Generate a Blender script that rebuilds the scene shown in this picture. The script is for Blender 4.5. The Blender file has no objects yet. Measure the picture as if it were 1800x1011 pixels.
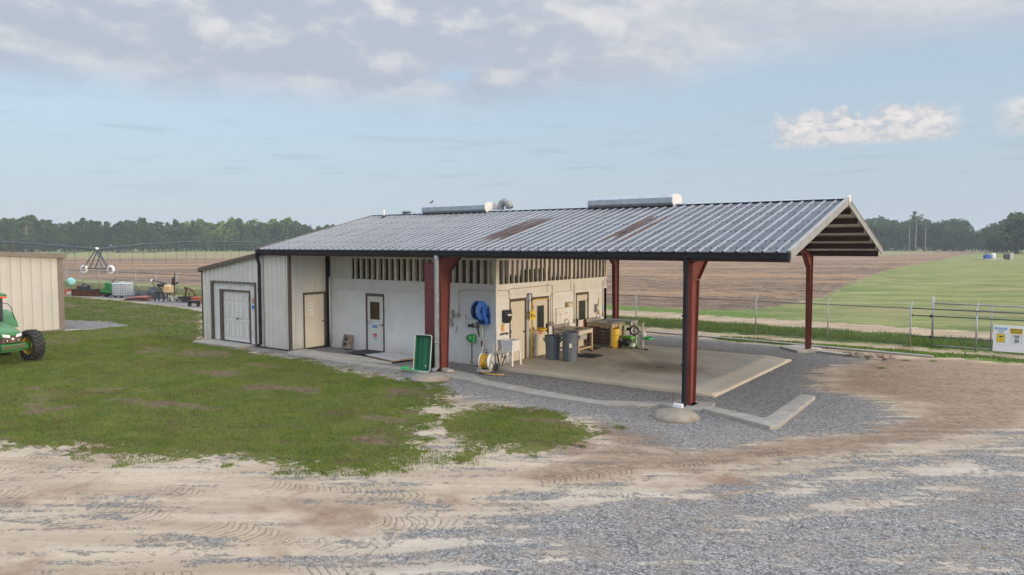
import bpy, math, random
import numpy as np
from mathutils import Vector, Matrix, Euler
random.seed(7); rng = np.random.default_rng(11)
R = math.radians; PI = math.pi
scene = bpy.context.scene
COL = scene.collection

# ------------------------------------------------------------------ helpers
class MB:
    """collects simple shapes and links them as one mesh object"""
    def __init__(s): s.v = []; s.f = []; s.sm = []
    def add(s, vs, fs, smooth=False):
        n = len(s.v); s.v += [tuple(v) for v in vs]
        s.f += [tuple(i + n for i in f) for f in fs]; s.sm += [smooth] * len(fs); return s
    def box(s, x0, x1, y0, y1, z0, z1, M=None):
        vs = [(x0,y0,z0),(x1,y0,z0),(x1,y1,z0),(x0,y1,z0),(x0,y0,z1),(x1,y0,z1),(x1,y1,z1),(x0,y1,z1)]
        if M is not None: vs = [tuple(M @ Vector(v)) for v in vs]
        return s.add(vs, [(0,3,2,1),(4,5,6,7),(0,1,5,4),(1,2,6,5),(2,3,7,6),(3,0,4,7)])
    def bbox(s, x0, x1, y0, y1, z0, z1, b=.01):
        """box with chamfered vertical and top edges"""
        p = [(x0+b,y0),(x1-b,y0),(x1,y0+b),(x1,y1-b),(x1-b,y1),(x0+b,y1),(x0,y1-b),(x0,y0+b)]
        q = [(x0+2*b,y0+b),(x1-2*b,y0+b),(x1-b,y0+2*b),(x1-b,y1-2*b),(x1-2*b,y1-b),(x0+2*b,y1-b),(x0+b,y1-2*b),(x0+b,y0+2*b)]
        vs = [(a,c,z0) for a,c in p]+[(a,c,z1-b) for a,c in p]+[(a,c,z1) for a,c in q]
        fs = [tuple(range(7,-1,-1)), tuple(range(16,24))]
        for k in range(2):
            fs += [(k*8+i, k*8+(i+1)%8, k*8+8+(i+1)%8, k*8+8+i) for i in range(8)]
        return s.add(vs, fs)
    def bar(s, a, b, w, h=None, up=(0,0,1)):
        h = h or w; a = Vector(a); b = Vector(b); d = (b-a).normalized(); u = Vector(up)
        if abs(d.dot(u)) > .97: u = Vector((1,0,0)) if abs(d.x) < .9 else Vector((0,1,0))
        r = d.cross(u).normalized(); u = r.cross(d)
        vs = [tuple(p + r*sx*w/2 + u*sy*h/2) for p in (a,b) for sx,sy in ((-1,-1),(1,-1),(1,1),(-1,1))]
        return s.add(vs, [(0,1,2,3),(7,6,5,4),(0,4,5,1),(1,5,6,2),(2,6,7,3),(3,7,4,0)])
    def tube(s, pts, r, n=8, cap=True, radii=None):
        pts = [Vector(p) for p in pts]; vs = []; fs = []; prev = None
        for i, p in enumerate(pts):
            d = (pts[min(i+1,len(pts)-1)] - pts[max(i-1,0)]).normalized()
            if prev is None:
                u = Vector((0,0,1)) if abs(d.z) < .95 else Vector((1,0,0)); x = d.cross(u).normalized()
            else:
                x = (prev - d*prev.dot(d)); x = x.normalized() if x.length > 1e-6 else d.orthogonal().normalized()
            prev = x; y = d.cross(x); rr = radii[i] if radii else r
            vs += [tuple(p + (x*math.cos(2*PI*k/n) + y*math.sin(2*PI*k/n))*rr) for k in range(n)]
        for i in range(len(pts)-1):
            fs += [(i*n+k, i*n+(k+1)%n, (i+1)*n+(k+1)%n, (i+1)*n+k) for k in range(n)]
        s.add(vs, fs, True)
        if cap:
            m = len(s.v) - len(vs)
            s.f += [tuple(m+k for k in range(n-1,-1,-1)), tuple(m+(len(pts)-1)*n+k for k in range(n))]; s.sm += [False, False]
        return s
    def lathe(s, prof, n=20, M=None, cap=True, smooth=True):
        """profile of (r, z) turned round z, then placed by M"""
        vs = []; fs = []
        for r, z in prof: vs += [(r*math.cos(2*PI*k/n), r*math.sin(2*PI*k/n), z) for k in range(n)]
        if M is not None: vs = [tuple(M @ Vector(v)) for v in vs]
        for i in range(len(prof)-1):
            fs += [(i*n+k, i*n+(k+1)%n, (i+1)*n+(k+1)%n, (i+1)*n+k) for k in range(n)]
        s.add(vs, fs, smooth)
        if cap:
            m = len(s.v) - len(vs)
            s.f += [tuple(m+k for k in range(n-1,-1,-1)), tuple(m+(len(prof)-1)*n+k for k in range(n))]; s.sm += [False]*2
        return s
    def prism(s, poly, z0, z1, M=None):
        """polygon (x, y) pulled from z0 to z1"""
        n = len(poly); vs = [(x,y,z0) for x,y in poly] + [(x,y,z1) for x,y in poly]
        if M is not None: vs = [tuple(M @ Vector(v)) for v in vs]
        return s.add(vs, [tuple(range(n-1,-1,-1)), tuple(range(n,2*n))] + [(i,(i+1)%n,n+(i+1)%n,n+i) for i in range(n)])
    def build(s, name, mat=None, parent=None, loc=None, bevel=0):
        me = bpy.data.meshes.new(name); me.from_pydata(s.v, [], s.f)
        me.polygons.foreach_set('use_smooth', s.sm); me.update()
        o = bpy.data.objects.new(name, me); COL.objects.link(o)
        if mat: me.materials.append(mat)
        if parent: o.parent = parent
        if loc: o.location = loc
        if bevel:
            b = o.modifiers.new('b', 'BEVEL'); b.width = bevel; b.segments = 2; b.limit_method = 'ANGLE'
        return o

def tag(o, label=None, cat=None, group=None, kind=None):
    for k, v in (('label',label),('category',cat),('group',group),('kind',kind)):
        if v: o[k] = v
    return o
def thing(name, label, cat, loc=(0,0,0), rz=0, group=None):
    o = bpy.data.objects.new(name, None); COL.objects.link(o); o.empty_display_size = .1
    o.location = loc; o.rotation_euler = (0,0,rz); return tag(o, label, cat, group)
def dup(o, parent=None):
    c = o.copy(); COL.objects.link(c)
    if parent: c.parent = parent
    for ch in list(o.children): dup(ch, c)
    return c
def mesh_np(name, v, f, mat, nverts):
    """fast mesh of equal polygons from numpy arrays"""
    me = bpy.data.meshes.new(name); nf = len(f)
    me.vertices.add(len(v)); me.vertices.foreach_set('co', np.asarray(v, np.float32).ravel())
    me.loops.add(nf*nverts); me.loops.foreach_set('vertex_index', np.asarray(f, np.int32).ravel())
    me.polygons.add(nf); me.polygons.foreach_set('loop_start', np.arange(0, nf*nverts, nverts, dtype=np.int32))
    me.update(calc_edges=True); me.validate()
    if mat: me.materials.append(mat)
    o = bpy.data.objects.new(name, me); COL.objects.link(o); return o
def lettering(text, size, mat, parent, M, align='CENTER', bold=.0, name='lettering'):
    cu = bpy.data.curves.new(name, 'FONT'); cu.body = text; cu.size = size; cu.align_x = align; cu.align_y = 'CENTER'
    cu.extrude = .0008; cu.offset = bold; cu.materials.append(mat)
    tmp = bpy.data.objects.new(name, cu); COL.objects.link(tmp); bpy.context.view_layer.update()
    me = bpy.data.meshes.new_from_object(tmp.evaluated_get(bpy.context.evaluated_depsgraph_get())); bpy.data.objects.remove(tmp)
    me.materials.clear(); me.materials.append(mat)
    o = bpy.data.objects.new(name, me); COL.objects.link(o); o.parent = parent; o.matrix_local = M; return o
def facing(loc, n):
    """matrix: local x runs right and local y up on a wall whose outward normal is n ('-y' or '+x')"""
    if n == '-y': m = Matrix(((1,0,0),(0,0,-1),(0,1,0)))
    else: m = Matrix(((0,0,1),(1,0,0),(0,1,0)))
    m = m.to_4x4(); m.translation = Vector(loc); return m

# ------------------------------------------------------------------ materials
def nt(m): return m.node_tree.nodes, m.node_tree.links
def mat(name, col, rough=.6, metal=0, var=.15, scale=3., bump=0, bscale=30., dirt=None, dscale=1.2, damt=.5, zdirt=None, spec=.5, brick=False, coat=0):
    """principled with two scales of mottling, optional dirt patches, dirt splashed near the ground, bump"""
    m = bpy.data.materials.new(name); m.use_nodes = True; N, L = nt(m); b = N['Principled BSDF']
    b.inputs['Roughness'].default_value = rough; b.inputs['Metallic'].default_value = metal
    b.inputs['Specular IOR Level'].default_value = spec
    if coat: b.inputs['Coat Weight'].default_value = coat
    tc = N.new('ShaderNodeTexCoord'); vec = tc.outputs['Object']
    n1 = N.new('ShaderNodeTexNoise'); n1.inputs['Scale'].default_value = scale; n1.inputs['Detail'].default_value = 6
    L.new(vec, n1.inputs['Vector'])
    mr = N.new('ShaderNodeMapRange'); mr.inputs['From Min'].default_value = .3; mr.inputs['From Max'].default_value = .7
    mr.inputs['To Min'].default_value = 1-var; mr.inputs['To Max'].default_value = 1+var; L.new(n1.outputs['Fac'], mr.inputs['Value'])
    mx = N.new('ShaderNodeMix'); mx.data_type = 'RGBA'; mx.blend_type = 'MULTIPLY'; mx.inputs['Factor'].default_value = 1
    mx.inputs['A'].default_value = (*col, 1); L.new(mr.outputs['Result'], mx.inputs['B']); out = mx.outputs['Result']
    if dirt:
        n2 = N.new('ShaderNodeTexNoise'); n2.inputs['Scale'].default_value = dscale; n2.inputs['Detail'].default_value = 8; n2.inputs['Roughness'].default_value = .7
        L.new(vec, n2.inputs['Vector'])
        r2 = N.new('ShaderNodeMapRange'); r2.inputs['From Min'].default_value = .5; r2.inputs['From Max'].default_value = .72
        r2.inputs['To Max'].default_value = damt; L.new(n2.outputs['Fac'], r2.inputs['Value'])
        fac = r2.outputs['Result']
        if zdirt:
            sx = N.new('ShaderNodeSeparateXYZ'); L.new(vec, sx.inputs[0])
            r3 = N.new('ShaderNodeMapRange'); r3.inputs['From Min'].default_value = zdirt; r3.inputs['From Max'].default_value = 0
            r3.inputs['To Max'].default_value = .75; L.new(sx.outputs['Z'], r3.inputs['Value'])
            m3 = N.new('ShaderNodeMath'); m3.operation = 'MULTIPLY'; L.new(r3.outputs['Result'], m3.inputs[0]); L.new(n2.outputs['Fac'], m3.inputs[1])
            a3 = N.new('ShaderNodeMath'); a3.operation = 'ADD'; a3.use_clamp = True; L.new(fac, a3.inputs[0]); L.new(m3.outputs[0], a3.inputs[1]); fac = a3.outputs[0]
        m2 = N.new('ShaderNodeMix'); m2.data_type = 'RGBA'; L.new(fac, m2.inputs['Factor']); L.new(out, m2.inputs['A'])
        m2.inputs['B'].default_value = (*dirt, 1); out = m2.outputs['Result']
    if brick:                                                    # painted-over block joints
        s2 = N.new('ShaderNodeSeparateXYZ'); L.new(vec, s2.inputs[0]); ad = N.new('ShaderNodeMath'); ad.operation = 'ADD'
        L.new(s2.outputs['X'], ad.inputs[0]); L.new(s2.outputs['Y'], ad.inputs[1]); cb = N.new('ShaderNodeCombineXYZ'); L.new(ad.outputs[0], cb.inputs[0]); L.new(s2.outputs['Z'], cb.inputs[1])
        bk = N.new('ShaderNodeTexBrick'); bk.inputs['Scale'].default_value = 1; bk.inputs['Brick Width'].default_value = .40; bk.inputs['Row Height'].default_value = .20; bk.inputs['Mortar Size'].default_value = .007
        bk.inputs['Color1'].default_value = (1,1,1,1); bk.inputs['Color2'].default_value = (.975,.975,.97,1); bk.inputs['Mortar'].default_value = (.90,.895,.88,1); L.new(cb.outputs[0], bk.inputs['Vector'])
        m5 = N.new('ShaderNodeMix'); m5.data_type = 'RGBA'; m5.blend_type = 'MULTIPLY'; m5.inputs['Factor'].default_value = 1; L.new(out, m5.inputs['A']); L.new(bk.outputs['Color'], m5.inputs['B']); out = m5.outputs['Result']
    L.new(out, b.inputs['Base Color'])
    if bump:
        n4 = N.new('ShaderNodeTexNoise'); n4.inputs['Scale'].default_value = bscale; n4.inputs['Detail'].default_value = 5; L.new(vec, n4.inputs['Vector'])
        bp = N.new('ShaderNodeBump'); bp.inputs['Strength'].default_value = bump; bp.inputs['Distance'].default_value = .02
        L.new(n4.outputs['Fac'], bp.inputs['Height']); L.new(bp.outputs[0], b.inputs['Normal'])
    return m

M = {}
M['wall'] = mat('white_painted_block', (.66,.665,.67), .65, var=.05, scale=.8, bump=.12, bscale=60, dirt=(.36,.33,.28), dscale=1.1, damt=.3, zdirt=.6, brick=True)
M['band'] = mat('white_painted_board', (.61,.61,.60), .6, var=.06, scale=2, dirt=(.35,.30,.24), dscale=3, damt=.25)
M['beige'] = mat('beige_painted_steel', (.54,.535,.50), .42, 0, var=.05, scale=1.2, dirt=(.40,.35,.26), dscale=.9, damt=.12, zdirt=.35)
M['shedpanel'] = mat('cream_painted_steel', (.42,.408,.375), .45, 0, var=.05, scale=.9, dirt=(.42,.36,.27), dscale=.8, damt=.15, zdirt=.4)
M['brown'] = mat('dark_brown_trim', (.085,.062,.05), .5, var=.18, scale=4)
M['greytrim'] = mat('brown_grey_roof_trim', (.15,.125,.105), .5, var=.12, scale=3)
M['black'] = mat('black_painted_steel', (.02,.022,.026), .4, var=.2, scale=5)
M['gutter'] = mat('charcoal_gutter', (.011,.013,.018), .55, var=.25, scale=3, spec=.25)
M['dome'] = mat('sandy_concrete', (.26,.225,.18), .9, var=.2, scale=4, bump=.4, bscale=40, dirt=(.17,.13,.10), dscale=3, damt=.6)
M['galv'] = mat('galvanised_steel', (.27,.285,.295), .5, .3, var=.16, scale=8, dirt=(.30,.26,.22), dscale=4, damt=.4)
M['rake'] = mat('grey_rake_trim', (.27,.265,.25), .55, .1, var=.15, scale=3)
M['weed'] = mat('dead_stem', (.13,.09,.065), .9, var=.3, scale=6)
M['vent'] = mat('weathered_zinc', (.34,.38,.42), .5, .35, var=.14, scale=5, dirt=(.20,.22,.21), dscale=3, damt=.35)
M['ventend'] = mat('pale_vent_end', (.60,.58,.56), .6, 0, var=.1, scale=5)
M['redpaint'] = mat('red_oxide_steel', (.175,.040,.027), .65, var=.18, scale=3, dirt=(.10,.03,.025), dscale=2.5, damt=.4)
M['maroon'] = mat('maroon_steel', (.10,.020,.024), .6, var=.25, scale=3, dirt=(.30,.06,.05), dscale=2, damt=.4)
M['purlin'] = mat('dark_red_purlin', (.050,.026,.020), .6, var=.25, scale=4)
M['lining'] = mat('white_roof_lining', (.66,.65,.62), .7, var=.1, scale=2, dirt=(.33,.30,.26), dscale=1.5, damt=.5)
M['stud'] = mat('weathered_stud', (.56,.52,.43), .75, var=.16, scale=5, dirt=(.24,.20,.15), dscale=4, damt=.4)
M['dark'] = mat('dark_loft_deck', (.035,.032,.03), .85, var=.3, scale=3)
M['door'] = mat('cream_door', (.58,.54,.45), .45, var=.04, scale=2, dirt=(.40,.34,.26), dscale=2, damt=.2)
M['wdoor'] = mat('white_door', (.60,.60,.58), .45, var=.04, scale=2, dirt=(.42,.40,.36), dscale=2, damt=.2)
M['peel'] = mat('peeling_white_plywood', (.58,.59,.58), .75, var=.08, scale=4, dirt=(.26,.23,.20), dscale=6, damt=.55, bump=.2, bscale=40)
M['glass'] = mat('dark_glass', (.03,.035,.035), .08, 0, var=.2, scale=3)
M['amberglass'] = mat('brown_tinted_glass', (.07,.05,.022), .1, 0, var=.3, scale=2)
M['handle'] = mat('brushed_handle', (.25,.24,.23), .35, .8, var=.1)
M['pvc'] = mat('white_pvc', (.66,.65,.62), .4, var=.06, scale=6, dirt=(.4,.36,.3), dscale=5, damt=.25)
M['greypvc'] = mat('grey_conduit', (.36,.35,.32), .5, var=.1, scale=6)
M['yellow'] = mat('safety_yellow', (.62,.40,.02), .45, var=.12, scale=6, dirt=(.35,.2,.02), dscale=6, damt=.4)
M['concrete'] = mat('pale_concrete', (.40,.36,.30), .85, var=.14, scale=2.2, bump=.25, bscale=45, dirt=(.22,.19,.16), dscale=1.3, damt=.45)
M['concrete2'] = mat('grey_concrete', (.30,.28,.245), .88, var=.16, scale=3, bump=.3, bscale=50, dirt=(.24,.20,.17), dscale=2.2, damt=.5)
M['rubber'] = mat('black_rubber', (.018,.018,.018), .75, var=.25, scale=8)
M['tyre'] = mat('tractor_tyre', (.022,.021,.021), .7, var=.3, scale=6, dirt=(.09,.075,.06), dscale=4, damt=.35)
M['green'] = mat('tractor_green', (.026,.15,.035), .42, var=.12, scale=4, coat=.1, dirt=(.10,.11,.06), dscale=5, damt=.45)
M['tyellow'] = mat('tractor_yellow', (.60,.38,.03), .5, var=.1, scale=4, dirt=(.22,.15,.07), dscale=6, damt=.6)
M['grille'] = mat('brown_dusty_grille', (.13,.075,.05), .8, var=.3, scale=20, bump=.5, bscale=120)
M['lens'] = mat('clear_lamp_lens', (.72,.74,.76), .1, var=.08, scale=20)
M['orange'] = mat('orange_lens', (.62,.10,.03), .3, var=.1)
M['blue'] = mat('blue_reel_paint', (.008,.075,.32), .6, var=.1, scale=4)
M['binblue'] = mat('blue_grey_plastic', (.125,.155,.19), .5, var=.1, scale=5, dirt=(.05,.055,.06), dscale=4, damt=.3)
M['white'] = mat('white_plastic', (.68,.69,.70), .4, var=.05, scale=5, dirt=(.45,.43,.4), dscale=4, damt=.2)
M['paper'] = mat('white_paper', (.68,.67,.64), .7, var=.04, scale=8)
M['signwhite'] = mat('white_sign_face', (.70,.72,.75), .45, var=.03, scale=3)
M['signblue'] = mat('sign_blue', (.05,.20,.55), .5, var=.05)
M['signred'] = mat('sign_red', (.52,.05,.04), .5, var=.08)
M['signyellow'] = mat('sign_yellow', (.72,.50,.03), .5, var=.06)
M['signblack'] = mat('sign_black', (.02,.02,.025), .6, var=.1)
M['navy'] = mat('sign_navy', (.05,.06,.22), .6, var=.1)
M['kraft'] = mat('orange_paper_notice', (.62,.38,.12), .7, var=.25, scale=15)
M['greentray'] = mat('green_plastic_tray', (.010,.12,.05), .38, var=.1, scale=2, dirt=(.02,.07,.04), dscale=2, damt=.4)
M['ltgreen'] = mat('lime_green_plastic', (.13,.42,.05), .4, var=.1, scale=6)
M['boxgreen'] = mat('green_box', (.03,.22,.07), .5, var=.12)
M['hosegreen'] = mat('green_hose', (.06,.42,.14), .45, var=.1)
M['hoseyellow'] = mat('yellow_hose', (.50,.30,.03), .45, var=.15, scale=12)
M['steeltop'] = mat('dull_counter', (.30,.28,.25), .5, 0.1, var=.14, scale=5)
M['wood'] = mat('bare_lumber', (.46,.34,.21), .75, var=.2, scale=6, dirt=(.25,.16,.09), dscale=5, damt=.4)
M['oldwood'] = mat('brown_old_planks', (.07,.045,.032), .8, var=.3, scale=7)
M['greywood'] = mat('grey_weathered_block', (.20,.18,.15), .85, var=.2, scale=9, bump=.4, bscale=60)
M['rust'] = mat('rusty_steel', (.14,.055,.03), .85, var=.35, scale=7, dirt=(.05,.03,.025), dscale=5, damt=.6)
M['redimp'] = mat('faded_red_paint', (.42,.10,.05), .65, var=.2, scale=5, dirt=(.12,.05,.04), dscale=4, damt=.5)
M['darkimp'] = mat('dark_old_iron', (.035,.032,.032), .75, var=.4, scale=6, dirt=(.10,.06,.045), dscale=4, damt=.5)
M['impgreen'] = mat('implement_green', (.03,.22,.05), .45, var=.15, scale=4)
M['tantank'] = mat('tan_poly_tank', (.60,.42,.22), .45, var=.08, scale=3)
M['turq'] = mat('turquoise_tank', (.25,.52,.46), .5, var=.06, scale=3)
M['tarp'] = mat('black_tarp', (.025,.026,.03), .55, var=.3, scale=3, bump=.6, bscale=8)
M['tin'] = mat('rusty_red_sheet', (.27,.085,.055), .7, var=.25, scale=2.5, dirt=(.12,.06,.05), dscale=3, damt=.5)
M['fence'] = mat('fence_steel', (.34,.35,.36), .5, .5, var=.12, scale=6)
M['fencerail'] = mat('dark_fence_rail', (.10,.10,.105), .55, .3, var=.2, scale=6)
M['pivot'] = mat('pivot_steel', (.06,.085,.11), .6, .2, var=.15, scale=2)
M['rock'] = mat('crushed_stone', (.25,.25,.26), .85, var=.5, scale=1.7)
M['skin'] = mat('bird_feather', (.02,.02,.022), .7, var=.2)
M['plate'] = mat('pale_blue_plate', (.47,.48,.49), .5, .1, var=.12, scale=4, dirt=(.25,.22,.18), dscale=3, damt=.45)
M['chain'] = mat('chainlink_wire', (.30,.31,.31), .5, .5, var=.1)

def roof_material(name, c0, c1, ribs):
    """bare galvalume with streaky ageing; two runs of pans have rusted through their coating"""
    m = bpy.data.materials.new(name); m.use_nodes = True; N, L = nt(m); b = N['Principled BSDF']
    def node(t, **k):
        n = N.new(t)
        for a, v in k.items(): n.inputs[a.replace('_',' ')].default_value = v
        return n
    def mt(op, a, b_=None):
        n = N.new('ShaderNodeMath'); n.operation = op
        for i_, q in enumerate((a, b_)):
            if q is None: continue
            if isinstance(q,(int,float)): n.inputs[i_].default_value = q
            else: L.new(q, n.inputs[i_])
        return n.outputs[0]
    def ss(x, lo, hi):
        n = node('ShaderNodeMapRange', From_Min=lo, From_Max=hi); n.interpolation_type = 'SMOOTHSTEP'; L.new(x, n.inputs['Value']); return n.outputs[0]
    tc = N.new('ShaderNodeTexCoord'); P = tc.outputs['Object']
    def streak(sc, detail, s):
        mp = N.new('ShaderNodeMapping'); mp.inputs['Scale'].default_value = sc; L.new(P, mp.inputs[0])
        n = node('ShaderNodeTexNoise', Scale=s, Detail=detail, Roughness=.62); L.new(mp.outputs[0], n.inputs['Vector']); return n.outputs['Fac']
    n1 = streak((3.2,.35,.35), 7, 1.6); n2 = streak((1,1,1), 4, 22.)
    cr = N.new('ShaderNodeValToRGB'); e = cr.color_ramp.elements; e[0].position = .3; e[0].color = (*c0,1); e[1].position = .72; e[1].color = (*c1,1); L.new(n1, cr.inputs[0])
    mr = node('ShaderNodeMapRange', From_Min=.3, From_Max=.7, To_Min=.85, To_Max=1.15); L.new(n2, mr.inputs['Value'])
    mx = N.new('ShaderNodeMix'); mx.data_type = 'RGBA'; mx.blend_type = 'MULTIPLY'; mx.inputs['Factor'].default_value = 1
    L.new(cr.outputs[0], mx.inputs['A']); L.new(mr.outputs[0], mx.inputs['B'])
    sx = N.new('ShaderNodeSeparateXYZ'); L.new(P, sx.inputs[0]); X_, Y_ = sx.outputs['X'], sx.outputs['Y']
    wob = mt('SUBTRACT', streak((6,.5,.5), 7, 1.5), .5); mask = None
    for xa, xb in ((-.12,.80),(4.16,5.10)):
        mx_ = mt('MULTIPLY', ss(mt('ADD', X_, mt('MULTIPLY', wob, .18)), xa-.03, xa+.03), ss(mt('ADD', X_, mt('MULTIPLY', wob, .18)), xb+.03, xb-.03))
        my_ = mt('MULTIPLY', ss(mt('ADD', Y_, mt('MULTIPLY', wob, 2.6)), -1.1, -.35), ss(mt('ADD', Y_, mt('MULTIPLY', wob, 1.8)), 2.6, 1.9))
        q = mt('MULTIPLY', mx_, my_); mask = q if mask is None else mt('MAXIMUM', mask, q)
    stain = ss(streak((4,.25,.25), 8, 1.3), .62, .74)                     # faint brown runs here and there
    mask = mt('MAXIMUM', mt('MULTIPLY', mask, mt('ADD', .72, mt('MULTIPLY', n1, .5)) if not ribs else ss(streak((3.3,.1,.1), 2, 1.), .42, .52)), mt('MULTIPLY', stain, .22))
    rc = N.new('ShaderNodeValToRGB'); e = rc.color_ramp.elements; e[0].position = .35; e[0].color = (.045,.024,.020,1); e[1].position = .7; e[1].color = (.12,.075,.062,1); L.new(streak((5,.8,.8), 7, 2.), rc.inputs[0])
    m2 = N.new('ShaderNodeMix'); m2.data_type = 'RGBA'; L.new(mask, m2.inputs['Factor']); L.new(mx.outputs['Result'], m2.inputs['A']); L.new(rc.outputs[0], m2.inputs['B'])
    L.new(m2.outputs['Result'], b.inputs['Base Color'])
    b.inputs['Metallic'].default_value = .1; b.inputs['Specular IOR Level'].default_value = .2; b.inputs['Roughness'].default_value = .55
    wv = streak((.9,.6,.6), 3, 2.); bp = N.new('ShaderNodeBump'); bp.inputs['Strength'].default_value = .25; bp.inputs['Distance'].default_value = .03; L.new(wv, bp.inputs['Height']); L.new(bp.outputs[0], b.inputs['Normal'])
    return m
M['roof'] = roof_material('galvalume_roof', (.060,.067,.084), (.125,.137,.162), False)
M['rib'] = roof_material('sun_toned_roof_rib', (.23,.24,.26), (.33,.34,.355), True)  # same sheet metal, ribs coloured paler as if catching the sun
# ------------------------------------------------------------------ camera, sun, sky
cd = bpy.data.cameras.new('camera'); cam = bpy.data.objects.new('camera', cd); COL.objects.link(cam); scene.camera = cam
cd.sensor_width = 36; cd.lens = 1253.21/1800*36; cd.clip_end = 6000; cd.clip_start = .1
cam.location = (13.991,-18.346,3.932)
cam.rotation_euler = (R(90-3.399), R(.0), R(36.059))
SUN_E, SUN_A = 5.0, 0.0            # degrees above the horizon, degrees from +x towards +y
sd = Vector((math.cos(R(SUN_E))*math.cos(R(SUN_A)), math.cos(R(SUN_E))*math.sin(R(SUN_A)), math.sin(R(SUN_E))))
sl = bpy.data.lights.new('sun','SUN'); so = bpy.data.objects.new('sun', sl); COL.objects.link(so)
sl.energy = 1.5; sl.angle = R(10.0); sl.color = (1.0,.76,.50)
so.rotation_euler = (-sd).to_track_quat('-Z','Y').to_euler()

w = bpy.data.worlds.new('World'); scene.world = w; w.use_nodes = True
N, L = w.node_tree.nodes, w.node_tree.links
def math_(op, a, b=None, c=None, clamp=False):
    n = N.new('ShaderNodeMath'); n.operation = op; n.use_clamp = clamp
    for i, x in enumerate((a,b,c)):
        if x is None: continue
        if isinstance(x,(int,float)): n.inputs[i].default_value = x
        else: L.new(x, n.inputs[i])
    return n.outputs[0]
def sstep(x, lo, hi, to0=0., to1=1.):
    n = N.new('ShaderNodeMapRange'); n.interpolation_type = 'SMOOTHSTEP'
    for k, v in (('Value',x),('From Min',lo),('From Max',hi),('To Min',to0),('To Max',to1)):
        if isinstance(v,(int,float)): n.inputs[k].default_value = v
        else: L.new(v, n.inputs[k])
    return n.outputs[0]
def noise(v, sc, det=6, ro=.55, dist=0.):
    n = N.new('ShaderNodeTexNoise'); n.inputs['Scale'].default_value = sc; n.inputs['Detail'].default_value = det
    n.inputs['Roughness'].default_value = ro; n.inputs['Distortion'].default_value = dist; L.new(v, n.inputs['Vector']); return n.outputs['Fac']
def comb(x, y, z=0.):
    n = N.new('ShaderNodeCombineXYZ')
    for i, v in enumerate((x,y,z)):
        if isinstance(v,(int,float)): n.inputs[i].default_value = v
        else: L.new(v, n.inputs[i])
    return n.outputs[0]
def rgbmix(f, a, b):
    n = N.new('ShaderNodeMix'); n.data_type = 'RGBA'
    for k, v in (('Factor',f),('A',a),('B',b)):
        if isinstance(v,(int,float)): n.inputs[k].default_value = v
        elif isinstance(v, tuple): n.inputs[k].default_value = (*v,1)
        else: L.new(v, n.inputs[k])
    return n.outputs['Result']
bg = N['Background']; out = N['World Output']
sky = N.new('ShaderNodeTexSky'); sky.sky_type = 'NISHITA'; sky.sun_disc = False
sky.sun_elevation = R(SUN_E+6); sky.sun_rotation = R(90-SUN_A); sky.air_density = 1.0; sky.dust_density = .6; sky.ozone_density = 2.2; sky.altitude = 50
SKY = .15
tc = N.new('ShaderNodeTexCoord'); D = tc.outputs['Generated']
def dot(v):
    n = N.new('ShaderNodeVectorMath'); n.operation = 'DOT_PRODUCT'; L.new(D, n.inputs[0]); n.inputs[1].default_value = v; return n.outputs['Value']
h = R(36.059)
az = math_('MULTIPLY', math_('ARCTAN2', dot((math.cos(h),math.sin(h),0)), dot((-math.sin(h),math.cos(h),0))), 180/PI)
el = math_('MULTIPLY', math_('ARCSINE', dot((0,0,1))), 180/PI)
P = comb(math_('MULTIPLY',az,.085), math_('MULTIPLY',el,.17), 3.7)
Ps = comb(math_('ADD',math_('MULTIPLY',az,.085),.12), math_('ADD',math_('MULTIPLY',el,.17),.20), 3.7)
na = noise(P, 1.25, 9, .56, .0); nb = noise(Ps, 1.25, 6, .52, .0)
fluff = noise(comb(math_('MULTIPLY',az,.30), math_('MULTIPLY',el,.50), 2.2), 1.2, 8, .6)
lit = sstep(math_('ADD', math_('SUBTRACT', na, nb), math_('MULTIPLY', math_('SUBTRACT', fluff, .5), .30)), -.08, .19)
# the stratocumulus bank: base near 11 degrees on the left, lifting and breaking up to the right
base = math_('ADD', sstep(az, -8., 28., 10.6, 13.6), math_('MULTIPLY', math_('SUBTRACT', noise(comb(math_('MULTIPLY',az,.13),0.,9.), 1.), .5), 3.2))
bank = sstep(math_('SUBTRACT', el, base), -1.4, 2.2)
thr = sstep(az, -20., 26., .22, .33)
cov = sstep(math_('ADD', math_('SUBTRACT', na, thr), math_('MULTIPLY', math_('SUBTRACT', fluff, .5), .22)), -.04, .11)
thin = sstep(az, 0., 30., 1.0, .86)
d1 = math_('MULTIPLY', math_('MULTIPLY', bank, cov), thin)
# heavier, greyer underside towards the base of the bank
low = math_('MULTIPLY', sstep(math_('SUBTRACT', el, base), 4.2, .3), sstep(az, 16., -6.))
c1 = rgbmix(lit, (.73,.80,.93), (1.22,1.20,1.19))
c1 = rgbmix(math_('MULTIPLY', low, .55), c1, (.67,.75,.89))
c1 = rgbmix(sstep(az, 0., 18., 0., .45), c1, (.98,.99,1.04))
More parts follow.
